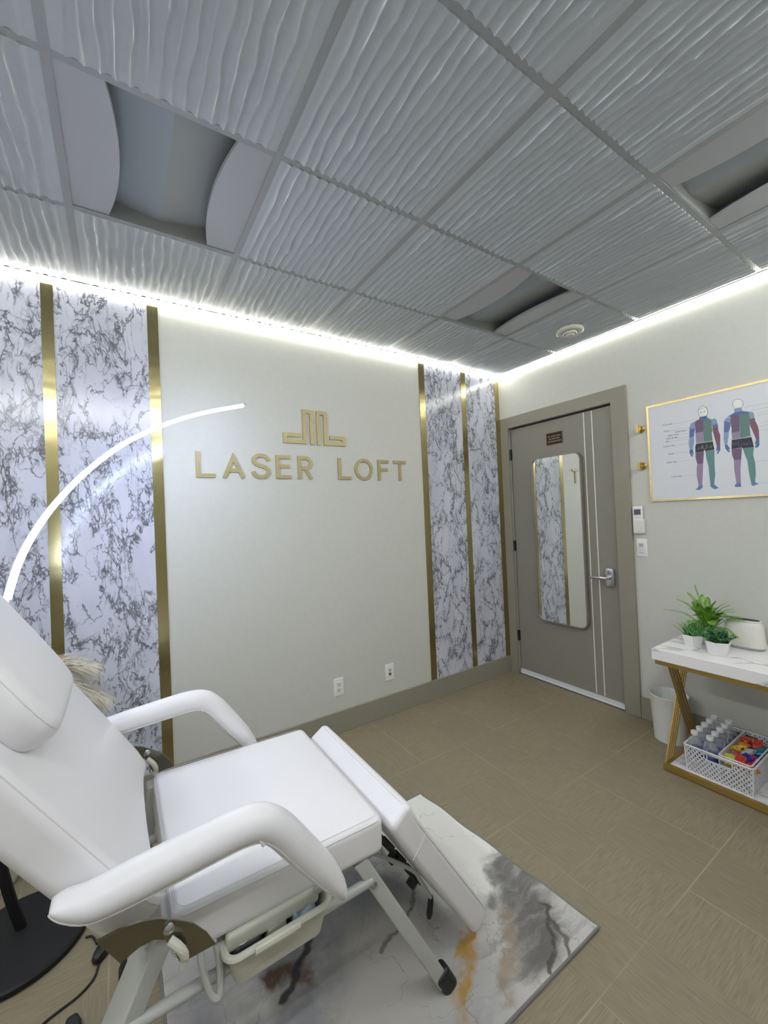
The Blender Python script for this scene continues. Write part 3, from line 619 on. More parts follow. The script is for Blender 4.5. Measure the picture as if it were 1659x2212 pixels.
o = thing('light_switch', (0, -1.144, 1.092), 'white wall switch plate with small remote cradle, below the remote control', 'switch')
MB().rbox(.033, .059, .003, .0025, mat=T_(-1.144, 1.150, -.003), n=2, k=2).build('cover_plate', 'plate', o)
MB().rbox(.0165, .034, .005, .003, mat=T_(-1.144, 1.150, -.0085), n=2, k=2).build('rocker', 'plate2', o)
box(-.0150, -.0134, -1.157, -1.131, 1.158, 1.178).build('button', 'btn', o, smooth=False)
for z, lab in ((1.937, 'upper brass robe hook on the wall between door and body chart'), (1.692, 'lower brass robe hook on the wall between door and body chart')):
    o = thing('wall_hook', (0, -1.168, z), lab, 'hook', 'brass robe hooks')
    MB().lathe([(.025, 0), (.025, .007), (.022, .010)], n=32, mat=T_(-1.172, z, -.0005)).build('wall_disc', 'brass', o)
    k = MB(); k.sweep([(-.01, -1.172, z), (-.034, -1.172, z)], .013, 16)
    k.box(-.046, -.034, -1.176, -1.160, z - .023, z + .023); k.build('hook_head', 'brass', o)
# ================================================================ mirror and notice on the door
def rrect(hx, hy, r, n=8):
    P = []
    for cx, cy, a0 in ((hx - r, hy - r, 0), (-hx + r, hy - r, 90), (-hx + r, -hy + r, 180), (hx - r, -hy + r, 270)):
        for k in range(n + 1): a = radians(a0 + 90 * k / n); P.append((cx + r * cos(a), cy + r * sin(a)))
    return P
my, mz, mhx, mhz = -.535, 1.188, .211, .668
o = thing('wall_mirror', (0.014, my, mz - mhz), 'tall rounded rectangular mirror hanging on the grey door', 'mirror')
MB().prism(rrect(mhx - .004, mhz - .004, .052), .030, T_(my, mz, .012)).build('mirror_backing', 'mirror_frame', o, smooth=False)
gl = MB(); P = rrect(mhx - .006, mhz - .006, .050); gl.add([T_(my, mz, -.0186) @ Vector((x, y, 0)) for x, y in P], [tuple(range(len(P)))]); gl.build('mirror_glass', 'mirror', o, smooth=False)
MB().ribbon(rrect(mhx, mhz, .055), .008, .040, T_(my, mz, .0135), True).build('mirror_rim', 'mirror_frame', o, angle=50)
o = thing('door_notice', (0.014, -.520, 1.948), 'small black notice with gold text at the top of the door', 'sign')
MB().prism(rrect(.074, .051, .006, 3), .003, T_(-.520, 1.999, .0135)).build('notice_plate', 'ink', o, smooth=False)
MB().ribbon(rrect(.0715, .0485, .006, 3), .0022, .0006, T_(-.520, 1.999, .0104), True).build('notice_border', 'goldink', o, smooth=False)
tx = MB()
for k, s_ in enumerate(('ALL SALES FINAL', 'NO REFUNDS', 'NO EXCHANGES')): text_into(tx, s_, .0155, Matrix.Translation((0, -.520, 2.013 - k * .021)) @ FR(.0104), flip=True, align='CENTER')
tx.build('notice_text', 'goldink', o, smooth=False)
# ================================================================ body chart poster
PY0, PY1, PZ0, PZ1 = -1.222, -2.17, 1.459, 2.070
o = thing('body_chart', (0, (PY0 + PY1) / 2, PZ0), 'white wall chart of two coloured male figures with gold tape border', 'poster')
box(-.0101, -.0005, PY1, PY0, PZ0, PZ1).build('chart_board', 'poster', o, smooth=False)
fr = MB(); fr.ribbon([(PY0 + .0025, PZ0), (PY0 + .0025, PZ1), (PY1 - .0025, PZ1), (PY1 - .0025, PZ0)], .012, .012, FR(-.0005), True)
fr.build('gold_border', 'frame_gold', o, smooth=False)
INK = dict(b1=(0.09, 0.15, 0.33), b2=(0.08, 0.13, 0.30), b3=(0.11, 0.20, 0.42), l1=(0.22, 0.32, 0.45), l2=(0.24, 0.32, 0.48), p1=(0.15, 0.085, 0.16), p2=(0.30, 0.22, 0.34),
           p3=(0.19, 0.075, 0.11), g1=(0.10, 0.20, 0.17), g2=(0.11, 0.24, 0.23), k=(0.012, 0.014, 0.02), k2=(0.014, 0.015, 0.035))
for k_, c_ in INK.items(): M['ink_' + k_] = simple('chart_ink_' + {'b': 'blue', 'l': 'lightblue', 'p': 'plum', 'g': 'green', 'k': 'black'}[k_[0]], c_, 0.4, var=0.03)
PM = FR(-.0101)
for nm, fig, head in (('front_figure', FIG['A'], HEAD1), ('back_figure', FIG['B'], HEAD2)):
    mb = MB(); mats = []
    for i, (mk, pg) in enumerate(fig):
        if 'ink_' + mk not in mats: mats.append('ink_' + mk)
        mb.cur = mats.index('ink_' + mk); mb.prism(pg, .0004 + .00001 * i, PM)
    fo = mb.build(nm, mats, o, smooth=False)
    hm = MB(); hm.cur = 1; hm.prism(head, .0003, PM); hm.cur = 0; hm.ribbon(head, .0016, .0006, PM, closed=(nm == 'front_figure'))
    if nm == 'front_figure':
        for (y, z), wd in zip(FACE, (.007, .007, .006)): hm.ribbon([(y - wd / 2, z), (y + wd / 2, z)], .0035 if wd > .0065 else .0012, .0007, PM)
        ys_ = [p[0] for p in head]; zt = max(p[1] for p in head)
        hm.ribbon([(max(ys_) - .003, zt - .018), ((min(ys_) + max(ys_)) / 2, zt - .012), (min(ys_) + .003, zt - .016)], .0012, .0007, PM)
    else: pass
    hm.build('head_outline', ['ink', 'white_line'], fo, smooth=False)
    # shorts: light waistband and flecks
    pg = [p for mk, p in fig if mk[0] == 'k'][0]; wb = MB(); top = pg[:2]
    wb.ribbon([top[0], top[1]], .0045, .0009, PM)
    y0, y1 = min(p[0] for p in pg), max(p[0] for p in pg); z0, z1 = min(p[1] for p in pg), max(p[1] for p in pg)
    for k in range(34):
        y = random.uniform(y0 + .006, y1 - .006); z = random.uniform(z0 + .016, z1 - .020); wb.ribbon([(y, z), (y + .004, z + random.uniform(-.002, .002))], .0009, .0009, PM)
    if nm == 'front_figure':
        ym = (y0 + y1) / 2; wb.ribbon([(ym + .011, z1 - .014), (ym + .009, z0 + .018), (ym, z0 + .010), (ym - .009, z0 + .018), (ym - .011, z1 - .014)], .0012, .0009, PM)
    wb.build('waistband', 'btn', fo, smooth=False)
for a, b_ in LINES: MB().ribbon([a, b_], .0010, .0003, PM).build('leader_line', 'thinink', o, smooth=False)
for s_, (y, z) in TXT:
    tx = MB(); text_into(tx, s_, .0125, Matrix.Translation((0, y, z)) @ FR(-.0101), t=.0003, flip=True); tx.build('caption', 'ink', o, smooth=False)
# ================================================================ treatment chair
ch = thing('treatment_chair', (-2.55, -1.2, 0), 'white vinyl reclining treatment chair standing on the marble-print rug', 'treatment chair')
YC = -1.207
def cols(ax, ay, az, c):
    m_ = Matrix.Identity(4)
    for i in range(3): m_[i][0] = ax[i]; m_[i][1] = ay[i]; m_[i][2] = az[i]; m_[i][3] = c[i]
    return m_
YV = Vector((0, 1, 0))
def seam_ring(mb, mat, hx, hy, z, r, rad=.0014):
    P = [mat @ Vector((x, y, z)) for x, y in rrect(hx, hy, r, 5)]; P.append(P[0]); P.append(P[1]); mb.sweep(P, rad, 6, cap=False)
def seam_on(mb, mat, hx, hy, hz, r, z, cr, puff=0, puffxy=0, warp=None, rad=.0012):
    off = r - sqrt(max(0, r * r - max(0, z - (hz - r)) ** 2)); P = []
    pts = rrect(hx - off, hy - off, cr, 5); dense = []
    for i in range(len(pts)):
        a, b_ = pts[i], pts[(i + 1) % len(pts)]; n_ = max(1, int(math.dist(a, b_) / .03))
        for k in range(n_): dense.append((a[0] + (b_[0] - a[0]) * k / n_, a[1] + (b_[1] - a[1]) * k / n_))
    for x, y in dense:
        q = Vector((x, y, z)); u, v_, w_ = x / hx, y / hy, z / hz
        q.z += puff * w_ * (1 - abs(u) ** 3.5) * (1 - abs(v_) ** 3.5); q.y += puffxy * v_ * (1 - abs(u) ** 4); q.x += puffxy * u * (1 - abs(v_) ** 4)
        if warp: q = warp(q)
        P.append(mat @ q)
    P += P[:2]; mb.sweep(P, rad, 6, cap=False)
# seat
th = radians(1.6)
ax = Vector((cos(th), 0, -sin(th))); az = Vector((sin(th), 0, cos(th)))
sm = cols(ax, YV, az, Vector((-2.597, YC, .546)))
mb = MB().rbox(.266, .305, .050, .020, mat=sm, puff=.010, n=14, k=4)
seat = mb.build('seat', 'vinyl', ch, angle=60)
mb = MB(); seam_ring(mb, sm, .262, .3035, .0425, .028, .0012); seam_ring(mb, sm, .255, .294, .0528, .028, .0006); mb.build('piping', 'seam', seat)
# backrest
d = Vector((-.530, 0, .848)); nrm = Vector((.848, 0, .530))
P0 = Vector((-2.882, YC, .629)) + nrm * .014
hl = .40
bm = cols(-d, YV, nrm, P0 + d * (hl - .006) - nrm * .045)
def wb_(q):
    u = q.x / hl; v = q.y / .345
    s_ = max(0, (u - .72) / .28)
    q.y *= 1 - .07 * s_ ** 2
    q.x += -.046 * max(0, u) ** 6 * (1 - abs(v) ** 2.4)
    q.y *= 1 - .10 * max(0, (u - .84) / .16) ** 2
    q.y *= 1 - .03 * max(0, min(1, (u + .2))) * (1 - s_)
    return q
mb = MB().rbox(hl, .345, .045, .024, mat=bm, puff=.014, n=18, k=4, warp=wb_)
backr = mb.build('backrest', 'vinyl', ch, angle=60)
mb = MB(); seam_on(mb, bm, hl, .345, .045, .024, .038, .02, .014, 0, wb_); mb.build('piping', 'seam', backr)
# head pillow
def wp_(q): return Vector((q.x, q.y * (1 - .16 * max(0, (abs(q.x) / .235 - .6) / .4) ** 2.5), q.z))
hc = P0 + d * .660 + nrm * .038; hc.y = -1.322
pm_ = cols(-d, YV, nrm, hc)
mb = MB().rbox(.235, .180, .040, .034, mat=pm_, puff=.012, n=12, k=5, puffxy=.006, warp=wp_)
pil = mb.build('head_pillow', 'vinyl', ch, angle=60)
mb = MB(); seam_on(mb, pm_, .235, .180, .040, .034, .029, .02, .012, .006, wp_); mb.build('piping', 'seam', pil)
# leg rest
e_ = Vector((.549, 0, -.836)); n2 = Vector((.836, 0, .549))
lm = cols(e_, YV, n2, Vector((-2.243, YC, .575)) + e_ * .285 - n2 * .040)
def wl(q):
    u = q.x / .288
    q.z += .010 * max(0, 1 - abs((u + .93) / .25)) ** 2 * (1 if q.z > 0 else .3)
    return q
mb = MB().rbox(.288, .302, .040, .018, mat=lm, puff=.008, n=16, k=4, warp=wl)
leg = mb.build('leg_rest', 'vinyl', ch, angle=60)
mb = MB(); seam_ring(mb, lm, .2865, .2995, .034, .025)
P = [lm @ Vector((-.165, y, z)) for y, z in ((.303, .030), (.3045, .0), (.303, -.035))]
for sg in (-1, 1): mb.sweep([lm @ Vector((-.150 - .02 * (1 - k / 6) ** 2 + .0, sg * (.3025 + .001), .036 - .076 * k / 6)) for k in range(7)], .0016, 6)
mb.build('piping', 'seam', leg)
# armrests
for y, sg in ((-1.583, -1), (-.832, 1)):
    C_ = [(-3.048, .786), (-3.030, .780), (-2.99, .766), (-2.93, .768), (-2.86, .773), (-2.79, .778), (-2.73, .780), (-2.685, .771), (-2.650, .742), (-2.620, .702), (-2.585, .652), (-2.55, .602), (-2.52, .556), (-2.505, .530), (-2.497, .516)]
    R_ = [(.016, .006), (.028, .019), (.035, .030), (.037, .035), (.038, .036), (.038, .037), (.038, .037), (.038, .037), (.038, .036), (.038, .036), (.037, .035), (.036, .032), (.033, .024), (.028, .015), (.018, .006)]
    pts = [(x, y, z) for x, z in C_]; n_ = 4
    PP = crom(pts, n_); RR = []
    for i in range(len(R_) - 1):
        for k in range(n_): u = k / n_; RR.append(tuple(R_[i][q_] * (1 - u) + R_[i + 1][q_] * u for q_ in (0, 1)))
    RR.append(R_[-1])
    mb = MB().sweep(PP, RR, 24, up=(0, 0, 1))
    arm = mb.build('armrest', 'vinyl', ch, angle=80)
    # sewn seam along the lower outside plus the elbow tuck
    mb = MB(); Q = []
    for i, p in enumerate(PP):
        tn = (PP[min(i + 1, len(PP) - 1)] - PP[max(i - 1, 0)]).normalized(); up_ = Vector((-tn.z, 0, tn.x))
        if up_.z < 0: up_ = -up_
        a = radians(222); Q.append(p + Vector((0, -cos(a) * (-1) * RR[i][0] * 1.0, 0)) + up_ * RR[i][1] * sin(a))
    mb.sweep(Q, .0021, 6)
    mb.sweep([(-2.70, y - .030, .757), (-2.694, y - .033, .745), (-2.690, y - .022, .738)], .0035, 6); mb.build('seam', 'seam', arm)
    # arm bracket: crescent steel plate with bolt
    yb = y + .006 if sg < 0 else y - .006
    pg = [(-2.988, .689), (-2.95, .690), (-2.913, .683), (-2.885, .672), (-2.861, .656), (-2.828, .630), (-2.804, .598), (-2.788, .565), (-2.854, .566), (-2.866, .600), (-2.879, .627), (-2.897, .638), (-2.921, .638), (-2.952, .627)]
    mb = MB().prism(pg, .004, Matrix.Translation((0, yb, 0)) @ FA(0)); 
    br = mb.build('arm_bracket', 'bracket', ch, smooth=False, bevel=.001)
    mb = MB().lathe([(.010, 0), (.010, .006), (.006, .009), (0, .010)], n=20, mat=Matrix.Translation((-2.872, yb - .004, .648)) @ FA(0)); mb.build('bolt', 'chrome', br)
    mb = MB().sweep([(-2.53, y, .565), (-2.54, y - sg * .065, .50)], .010, 8); mb.build('arm_post', 'steel', arm)
    mb = MB().sweep(crom([(-2.872, yb - .010, .628), (-2.856, yb - .020, .612), (-2.848, yb - .020, .592), (-2.850, yb - .018, .572)], 5), .0085, 10); mb.build('pivot_lever', 'tray', br)
# steel frame under the cushions
fr = MB()
for y in (-1.47, -.945): fr.box(-2.76, -2.35, y - .015, y + .015, .470, .497)
for x in (-2.74, -2.36): fr.box(x - .015, x + .015, -1.47, -.945, .470, .497)
for y in (-1.40, -1.02):
    fr.sweep([P0 + d * .02 - nrm * .10 + Vector((0, y - YC, 0)), P0 + d * .62 - nrm * .10 + Vector((0, y - YC, 0))], .013, 4, sq=.4)
fr.sweep([(-2.80, -1.47, .485), (-2.905, -1.47, .545)], .011, 6); fr.sweep([(-2.80, -.945, .485), (-2.905, -.945, .545)], .011, 6)
fr.build('under_frame', 'steel', ch, smooth=False)
def tube(p0, p1, wx, wy):
    p0, p1 = Vector(p0), Vector(p1); tn = (p1 - p0).normalized(); a = Vector((0, 1, 0)); b_ = tn.cross(a).normalized(); L = (p1 - p0).length
    return MB().rbox(wx / 2, wy / 2, L / 2, .005, mat=cols(b_, a, tn, (p0 + p1) / 2), n=1, k=2)
for y, yr in ((-1.485, -1.512), (-.945, -.90)):
    f_ = tube((-2.405, y, .490), (-2.158, y - (.040 if y < -1.2 else 0), .033), .040, .034).build('leg', 'steel', ch)
    cp = MB().rbox(.026, .023, .040, .014, mat=cols(Vector((.884, 0, .467)), YV, Vector((.467, 0, -.884)), Vector((-2.150, y - (.040 if y < -1.2 else 0), .036))), n=2, k=3).build('rubber_foot', 'black', f_)
    near = y < -1.2; yc_ = -1.447 if near else -.93; fx_ = -3.135 if near else -2.935
    r_ = tube((-2.862, yc_, .585), (fx_, yc_, .035), .036, .115 if near else .05).build('leg', 'steel', ch)
    MB().rbox(.026, .064 if near else .03, .030, .014, mat=cols(Vector((.9, 0, -.436)), YV, Vector((-.436, 0, -.9)), Vector((fx_ - .006, yc_, .038))), n=2, k=3).build('rubber_foot', 'black', r_)
    s_ = MB().sweep([(-2.372, y - .016, .424), (-2.66, y - .016, .424), (-2.985, y - .016, .424)], .013, 12).build('stretcher', 'steel', ch)
    MB().lathe([(.009, 0), (.009, .006), (0, .008)], n=12, mat=Matrix.Translation((-2.374, y - .032, .424)) @ FA(0)).build('bolt', 'chrome', s_)
mb = MB().sweep(crom([(-2.808, -1.49, .50), (-2.806, -1.515, .465), (-2.792, -1.528, .412), (-2.776, -1.528, .405), (-2.772, -1.515, .45), (-2.776, -1.50, .49)], 5), .0075, 8)
mb.build('release_rod', 'steel', ch)
# crank and ratchet below the leg rest
mb = MB().sweep(crom([(-2.40, -1.36, .47), (-2.34, -1.38, .42), (-2.26, -1.40, .362), (-2.175, -1.42, .295), (-2.150, -1.42, .255), (-2.118, -1.42, .195), (-2.106, -1.42, .170)], 4), .0065, 8)
mb.sweep([(-2.305, -1.36, .47), (-2.265, -1.40, .370)], .005, 8)
ck = mb.build('crank_rod', 'steel', ch)
MB().sweep([(-2.106, -1.42, .178), (-2.108, -1.42, .165), (-2.116, -1.42, .125), (-2.119, -1.42, .112)], [.006, .0095, .0105, .006], 12).build('crank_handle', 'black', ck)
mb = MB()
for k in range(7):
    u = k / 6; c_ = Vector((-2.262 + .128 * u, -1.38, .414 - .192 * u)); mb.rbox(.022, .012, .007 + .004 * (k % 2), .002, mat=cols(Vector((.58, 0, -.815)), YV, Vector((.815, 0, .58)), c_), n=1, k=1)
mb.rbox(.010, .012, .016, .003, mat=cols(Vector((.58, 0, -.815)), YV, Vector((.815, 0, .58)), Vector((-2.285, -1.38, .410))), n=1, k=1)
mb.rbox(.010, .012, .018, .003, mat=cols(Vector((.58, 0, -.815)), YV, Vector((.815, 0, .58)), Vector((-2.225, -1.38, .335))), n=1, k=1)
mb.rbox(.012, .012, .015, .003, mat=cols(Vector((.58, 0, -.815)), YV, Vector((.815, 0, .58)), Vector((-2.152, -1.38, .218))), n=1, k=1)
mb.build('ratchet', 'black', ch, smooth=False)
# pull-out tray
tx0, tx1, ty0, ty1, tz = -2.759, -2.516, -1.546, -1.17, .477
mb = MB(); th_ = .003; dz = .076; inn = .015
def ringpts(x0, x1, y0, y1, z, r=.022): return [Vector(((x0 + x1) / 2 + a, (y0 + y1) / 2 + b_, z)) for a, b_ in rrect((x1 - x0) / 2, (y1 - y0) / 2, r, 4)]
A_ = [ringpts(tx0, tx1, ty0, ty1, tz), ringpts(tx0 + inn, tx1 - inn, ty0 + inn, ty1 - inn, tz - dz), ringpts(tx0 + inn + .004, tx1 - inn - .004, ty0 + inn + .004, ty1 - inn - .004, tz - dz + .004), ringpts(tx0 + .004, tx1 - .004, ty0 + .004, ty1 - .004, tz)]
n_ = len(A_[0]); fs = []
for i in range(4):
    for k in range(n_): k2 = (k + 1) % n_; i2 = (i + 1) % 4; fs.append((i * n_ + k, i * n_ + k2, i2 * n_ + k2, i2 * n_ + k))
fs = [f for f in fs if not (f[0] // n_ == 1 and f[3] // n_ == 2)]
fs.append(tuple(n_ + k for k in range(n_))); fs.append(tuple(2 * n_ + k for k in range(n_)))
mb.add([v for r_ in A_ for v in r_], fs)
tr = mb.build('storage_tray', 'tray', ch, angle=45)
P = ringpts(tx0 - .003, tx1 + .003, ty0 - .003, ty1 + .003, tz + .001, .025); P += P[:2]
MB().sweep(P, (.0085, .0065), 8, cap=False).build('tray_rim', 'tray', tr)
mb = MB().sweep([(-2.705, ty0 - .010, tz), (-2.60, ty0 - .010, tz)], (.007, .009), 8); mb.build('tray_grip', 'tray', tr)
MB().rbox(.112, .012, .020, .010, mat=Matrix.Translation((-2.645, -1.506, .484)), n=4, k=3).build('tray_cover', 'tray', ch)
# things in the tray
fl = tz - dz + .004
pz = thing('zip_pouch', (-2.705, -1.50, fl), 'black pouch printed with pale rings in the chair tray', 'pouch')
MB().rbox(.034, .062, .032, .010, mat=Matrix.Translation((-2.712, -1.462, fl + .034)), puff=.004, n=4, k=3).build('pouch_body', 'pouch', pz)
rg = MB(); rg.ribbon([(-2.722 + .017 * cos(a * pi / 12), -1.503 + .017 * sin(a * pi / 12)) for a in range(24)], .003, .0006, Matrix.Translation((0, 0, fl + .0695)), True)
rg.ribbon([(-2.704 + .024 * cos(a * pi / 12), -1.462 + .024 * sin(a * pi / 12)) for a in range(24)], .0035, .0006, Matrix.Translation((0, 0, fl + .0700)), True); rg.build('ring_print', 'ringw', pz, smooth=False)
bx = thing('small_carton', (-2.645, -1.51, fl), 'grey carton with a round M mark in the chair tray', 'box')
MB().rbox(.022, .060, .034, .002, mat=Matrix.Translation((-2.650, -1.465, fl + .035)) @ Matrix.Rotation(.12, 4, 'Z'), n=1, k=1).build('carton_body', 'greybox', bx)
mb = MB().lathe([(.011, 0), (.011, .0006)], (-2.654, -1.503), n=20, mat=Matrix.Translation((0, 0, fl + .0695))); mk = mb.build('round_mark', 'label_white', bx, smooth=False)
mb = MB(); text_into(mb, 'M', .018, Matrix.Translation((-2.654, -1.509, fl + .0705)), align='CENTER'); mb.build('mark_letter', 'ink', mk, smooth=False)
bg = thing('plastic_bag', (-2.575, -1.50, fl), 'crumpled pale blue plastic bag at the foot end of the chair tray', 'bag')
def crum(q):
    q.z += .006 * sin(q.x * 160) * cos(q.y * 90) + .005 * sin(q.y * 130 + q.x * 60); return q
MB().rbox(.030, .070, .030, .012, mat=Matrix.Translation((-2.574, -1.456, fl + .037)), puff=.004, n=14, k=3, warp=crum).build('bag_body', 'bluebag', bg, angle=80)
mb = MB(); text_into(mb, 'Na', .018, Matrix.Translation((-2.572, -1.500, fl + .079)) @ Matrix.Rotation(.4, 4, 'Z'), align='CENTER'); mb.build('bag_print', 'ink', bg, smooth=False)
# ================================================================ rug
mb = MB(); NX, NY = 60, 44; vs = []; fs = []
def rugz(x, y):
    e = min(x - (-2.860), -1.642 - x, y - (-1.690), -.806 - y)
    cr = 0
    if x > -1.72: cr = .004 * (0.5 + .5 * sin(y * 26)) * min(1, (x + 1.72) / .05)
    return .007 + cr
for j in range(NY + 1):
    for i in range(NX + 1):
        x = -2.860 + 1.218 * i / NX; y = -1.690 + .884 * j / NY
        xe = x + (.045 * ((y + 1.69) / .884 - .5) * 0 + .004 * sin(y * 24)) * (i / NX) + .075 * (i / NX) * (-(j / NY)) * 1.0 + .04 * (i / NX)
        vs.append((xe, y, rugz(x, y)))
W_ = NX + 1
for j in range(NY):
    for i in range(NX): fs.append((j * W_ + i, j * W_ + i + 1, (j + 1) * W_ + i + 1, (j + 1) * W_ + i))
mb.add(vs, fs)
E_ = [vs[i] for i in range(W_)] + [vs[j * W_ + NX] for j in range(1, NY + 1)] + [vs[NY * W_ + i] for i in range(NX - 1, -1, -1)] + [vs[j * W_] for j in range(NY - 1, 0, -1)]
n_ = len(E_); mb.add(E_ + [(x, y, 0.0008) for x, y, z in E_], [(k, n_ + k, n_ + (k + 1) % n_, (k + 1) % n_) for k in range(n_)])
rug = mb.build('rug', 'rug', angle=60); tag(rug, 'white and grey marble-print rug with ochre streaks under the treatment chair', 'rug')
mb = MB(); mb.sweep([Vector(p) - Vector((0, 0, .002)) for p in E_ + E_[:2]], (.005, .0045), 6, cap=False); mb.build('rug_binding', 'rug_edge', rug)
# ================================================================ arc floor lamp
lp = thing('arc_floor_lamp', (-3.262, -.575, 0), 'black floor lamp with a glowing white curved LED arm over the chair', 'floor lamp')
MB().lathe([(.0, 0), (.198, 0), (.203, .004), (.203, .018), (.196, .024), (0, .026)], (-3.262, -.575), 64).build('lamp_base', 'blackmetal', lp)
PL = crom([(-3.262, -.535, .02), (-3.290, -.545, .16), (-3.325, -.570, .42), (-3.345, -.610, .70), (-3.325, -.660, .96), (-3.278, -.695, 1.12), (-3.248, -.715, 1.19)], 8)
MB().sweep(PL, (.0155, .0125), 12, up=(0, 1, 0), sq=.6).build('lamp_pole', 'blackmetal', lp)
LC = [(-3.244, -0.72, 1.205), (-3.218, -0.674, 1.327), (-3.173, -0.628, 1.442), (-3.11, -0.581, 1.551), (-3.026, -0.535, 1.662), (-2.916, -0.489, 1.772), (-2.774, -0.442, 1.871), (-2.593, -0.396, 1.961), (-2.357, -0.35, 2.042)]
PC = crom(LC, 8); inw = []; fcs = []
vsH = []; vsL = []
for i, p in enumerate(PC):
    tn = (PC[min(i + 1, len(PC) - 1)] - PC[max(i - 1, 0)]).normalized(); side = tn.cross(Vector((.35, .0, -1))).normalized()
    side = Vector((-.38, -.92, 0)) - tn * Vector((-.38, -.92, 0)).dot(tn); side.normalize()
    ou = side.cross(tn).normalized()
    if ou.z < 0: ou = -ou
    taper = 1.0 - .42 * i / (len(PC) - 1)
    a, b_ = .0105 * taper, .007
    vsH.append([p + side * a + ou * b_, p - side * a + ou * b_, p - side * a - ou * .002, p + side * a - ou * .002])
    vsL.append([p + side * a * 1.02 - ou * .0015, p + side * a * 1.02 + ou * .0045, p - side * a * 1.02 + ou * .0045, p - side * a * 1.02 - ou * .0015, p - side * a * .6 - ou * .010, p + side * a * .6 - ou * .010])
def loft(R_, mb):
    k = len(R_[0]); N = len(R_); mb.add([v for r_ in R_ for v in r_], [(i * k + a, i * k + (a + 1) % k, (i + 1) * k + (a + 1) % k, (i + 1) * k + a) for i in range(N - 1) for a in range(k)] + [tuple(range(k)), tuple((N - 1) * k + a for a in range(k))])
mb = MB(); loft(vsH, mb); mb.build('lamp_channel', 'steel', lp)
mb = MB(); loft(vsL[1:-1], mb); mb.build('light_tube', 'lampled', lp)
# cord with two foot switches
cord = thing('foot_switch_cord', (-3.03, -.80, 0), 'black cord with two oval foot switches on the floor by the lamp base', 'cord')
cb = MB().sweep(crom([(-3.070, -.690, .005), (-3.050, -.702, .006), (-3.035, -.745, .008)], 4), .0035, 8)
cb.sweep(crom([(-3.028, -.800, .008), (-3.030, -.835, .004), (-3.042, -.870, .004), (-3.076, -.898, .004), (-3.119, -.912, .004), (-3.158, -.927, .004), (-3.20, -.96, .004), (-3.20, -1.03, .004)], 5), .0032, 8)
cb.build('cable', 'black', cord)
MB().rbox(.0225, .038, .010, .0098, mat=Matrix.Translation((-3.020, -.787, .011)) @ Matrix.Rotation(-.5, 4, 'Z'), n=3, k=4, puff=.006, warp=lambda q: Vector((q.x * sqrt(max(.12, 1 - (q.y / .040) ** 2)), q.y, q.z))).build('foot_switch', 'black', cord)
MB().rbox(.0225, .038, .010, .0098, mat=Matrix.Translation((-3.083, -1.000, .011)) @ Matrix.Rotation(.1, 4, 'Z'), n=3, k=4, puff=.006, warp=lambda q: Vector((q.x * sqrt(max(.12, 1 - (q.y / .040) ** 2)), q.y, q.z))).build('foot_switch', 'black', cord)
# ================================================================ vase and pampas grass behind the chair
vx, vy = -3.405, -.205
tag(MB().lathe([(0, 0), (.075, 0), (.090, .03), (.098, .15), (.095, .30), (.070, .40), (.050, .45), (.056, .475), (.050, .476), (.044, .45), (0, .40)], (vx, vy), 96, rib=24, ribd=.008).build('floor_vase', 'vase', angle=60, loc=(vx, vy, 0)),
    'pale ribbed floor vase half hidden behind the reclining chair', 'vase')
def plume(tip, mid, lab, n=700, ln=.130, spread=1.0, mat='pampas', s0=.45, vis=True):
    st = Vector((vx + random.uniform(-.02, .02), vy + random.uniform(-.02, .02), .30))
    r = thing('pampas_stem', tuple(st), lab, 'pampas grass', 'pampas grass stems in the ribbed vase')
    ax_ = crom([st, Vector((vx + .03, vy, .62)), Vector(mid), Vector(tip)], 12)
    MB().sweep(ax_, .0016, 5).build('stem', mat, r)
    mb = MB(); N = len(ax_) - 1
    for _ in range(n):
        u = s0 + (1 - s0) * random.random() ** .8; i = min(int(u * N), N - 1); p = ax_[i].lerp(ax_[i + 1], u * N - i)
        tn = (ax_[i + 1] - ax_[i]).normalized(); rd = Vector((random.gauss(0, 1), random.gauss(0, 1), random.gauss(0, 1))); rd -= tn * rd.dot(tn); rd.normalize()
        L_ = ln * random.uniform(.5, 1.1) * (1.05 - .45 * u); q1 = p + tn * L_ * .5 + rd * L_ * spread * .45; q2 = p + tn * L_ + rd * L_ * spread * .6 - Vector((0, 0, L_ * .22))
        w_ = tn.cross(rd) * .0007
        mb.add([p - w_, p + w_, q1 + w_, q1 - w_, q2], [(0, 1, 2, 3), (3, 2, 4)])
    mb.build('plume', mat, r, smooth=False)
plume((-3.070, -.25, .812), (-3.20, -.23, .83), 'upper cream pampas plume showing above the chair back', 1700)
plume((-3.030, -.26, .672), (-3.18, -.24, .76), 'lowest cream pampas plume drooping to the right of the chair back', 1500)
plume((-3.085, -.28, .690), (-3.22, -.26, .77), 'middle cream pampas plume between the upper and lowest ones', 1300)
plume((-3.150, -.24, .882), (-3.22, -.22, .86), 'small dried orange-brown sprig above the pampas plumes', 40, .05, .3, 'rust')
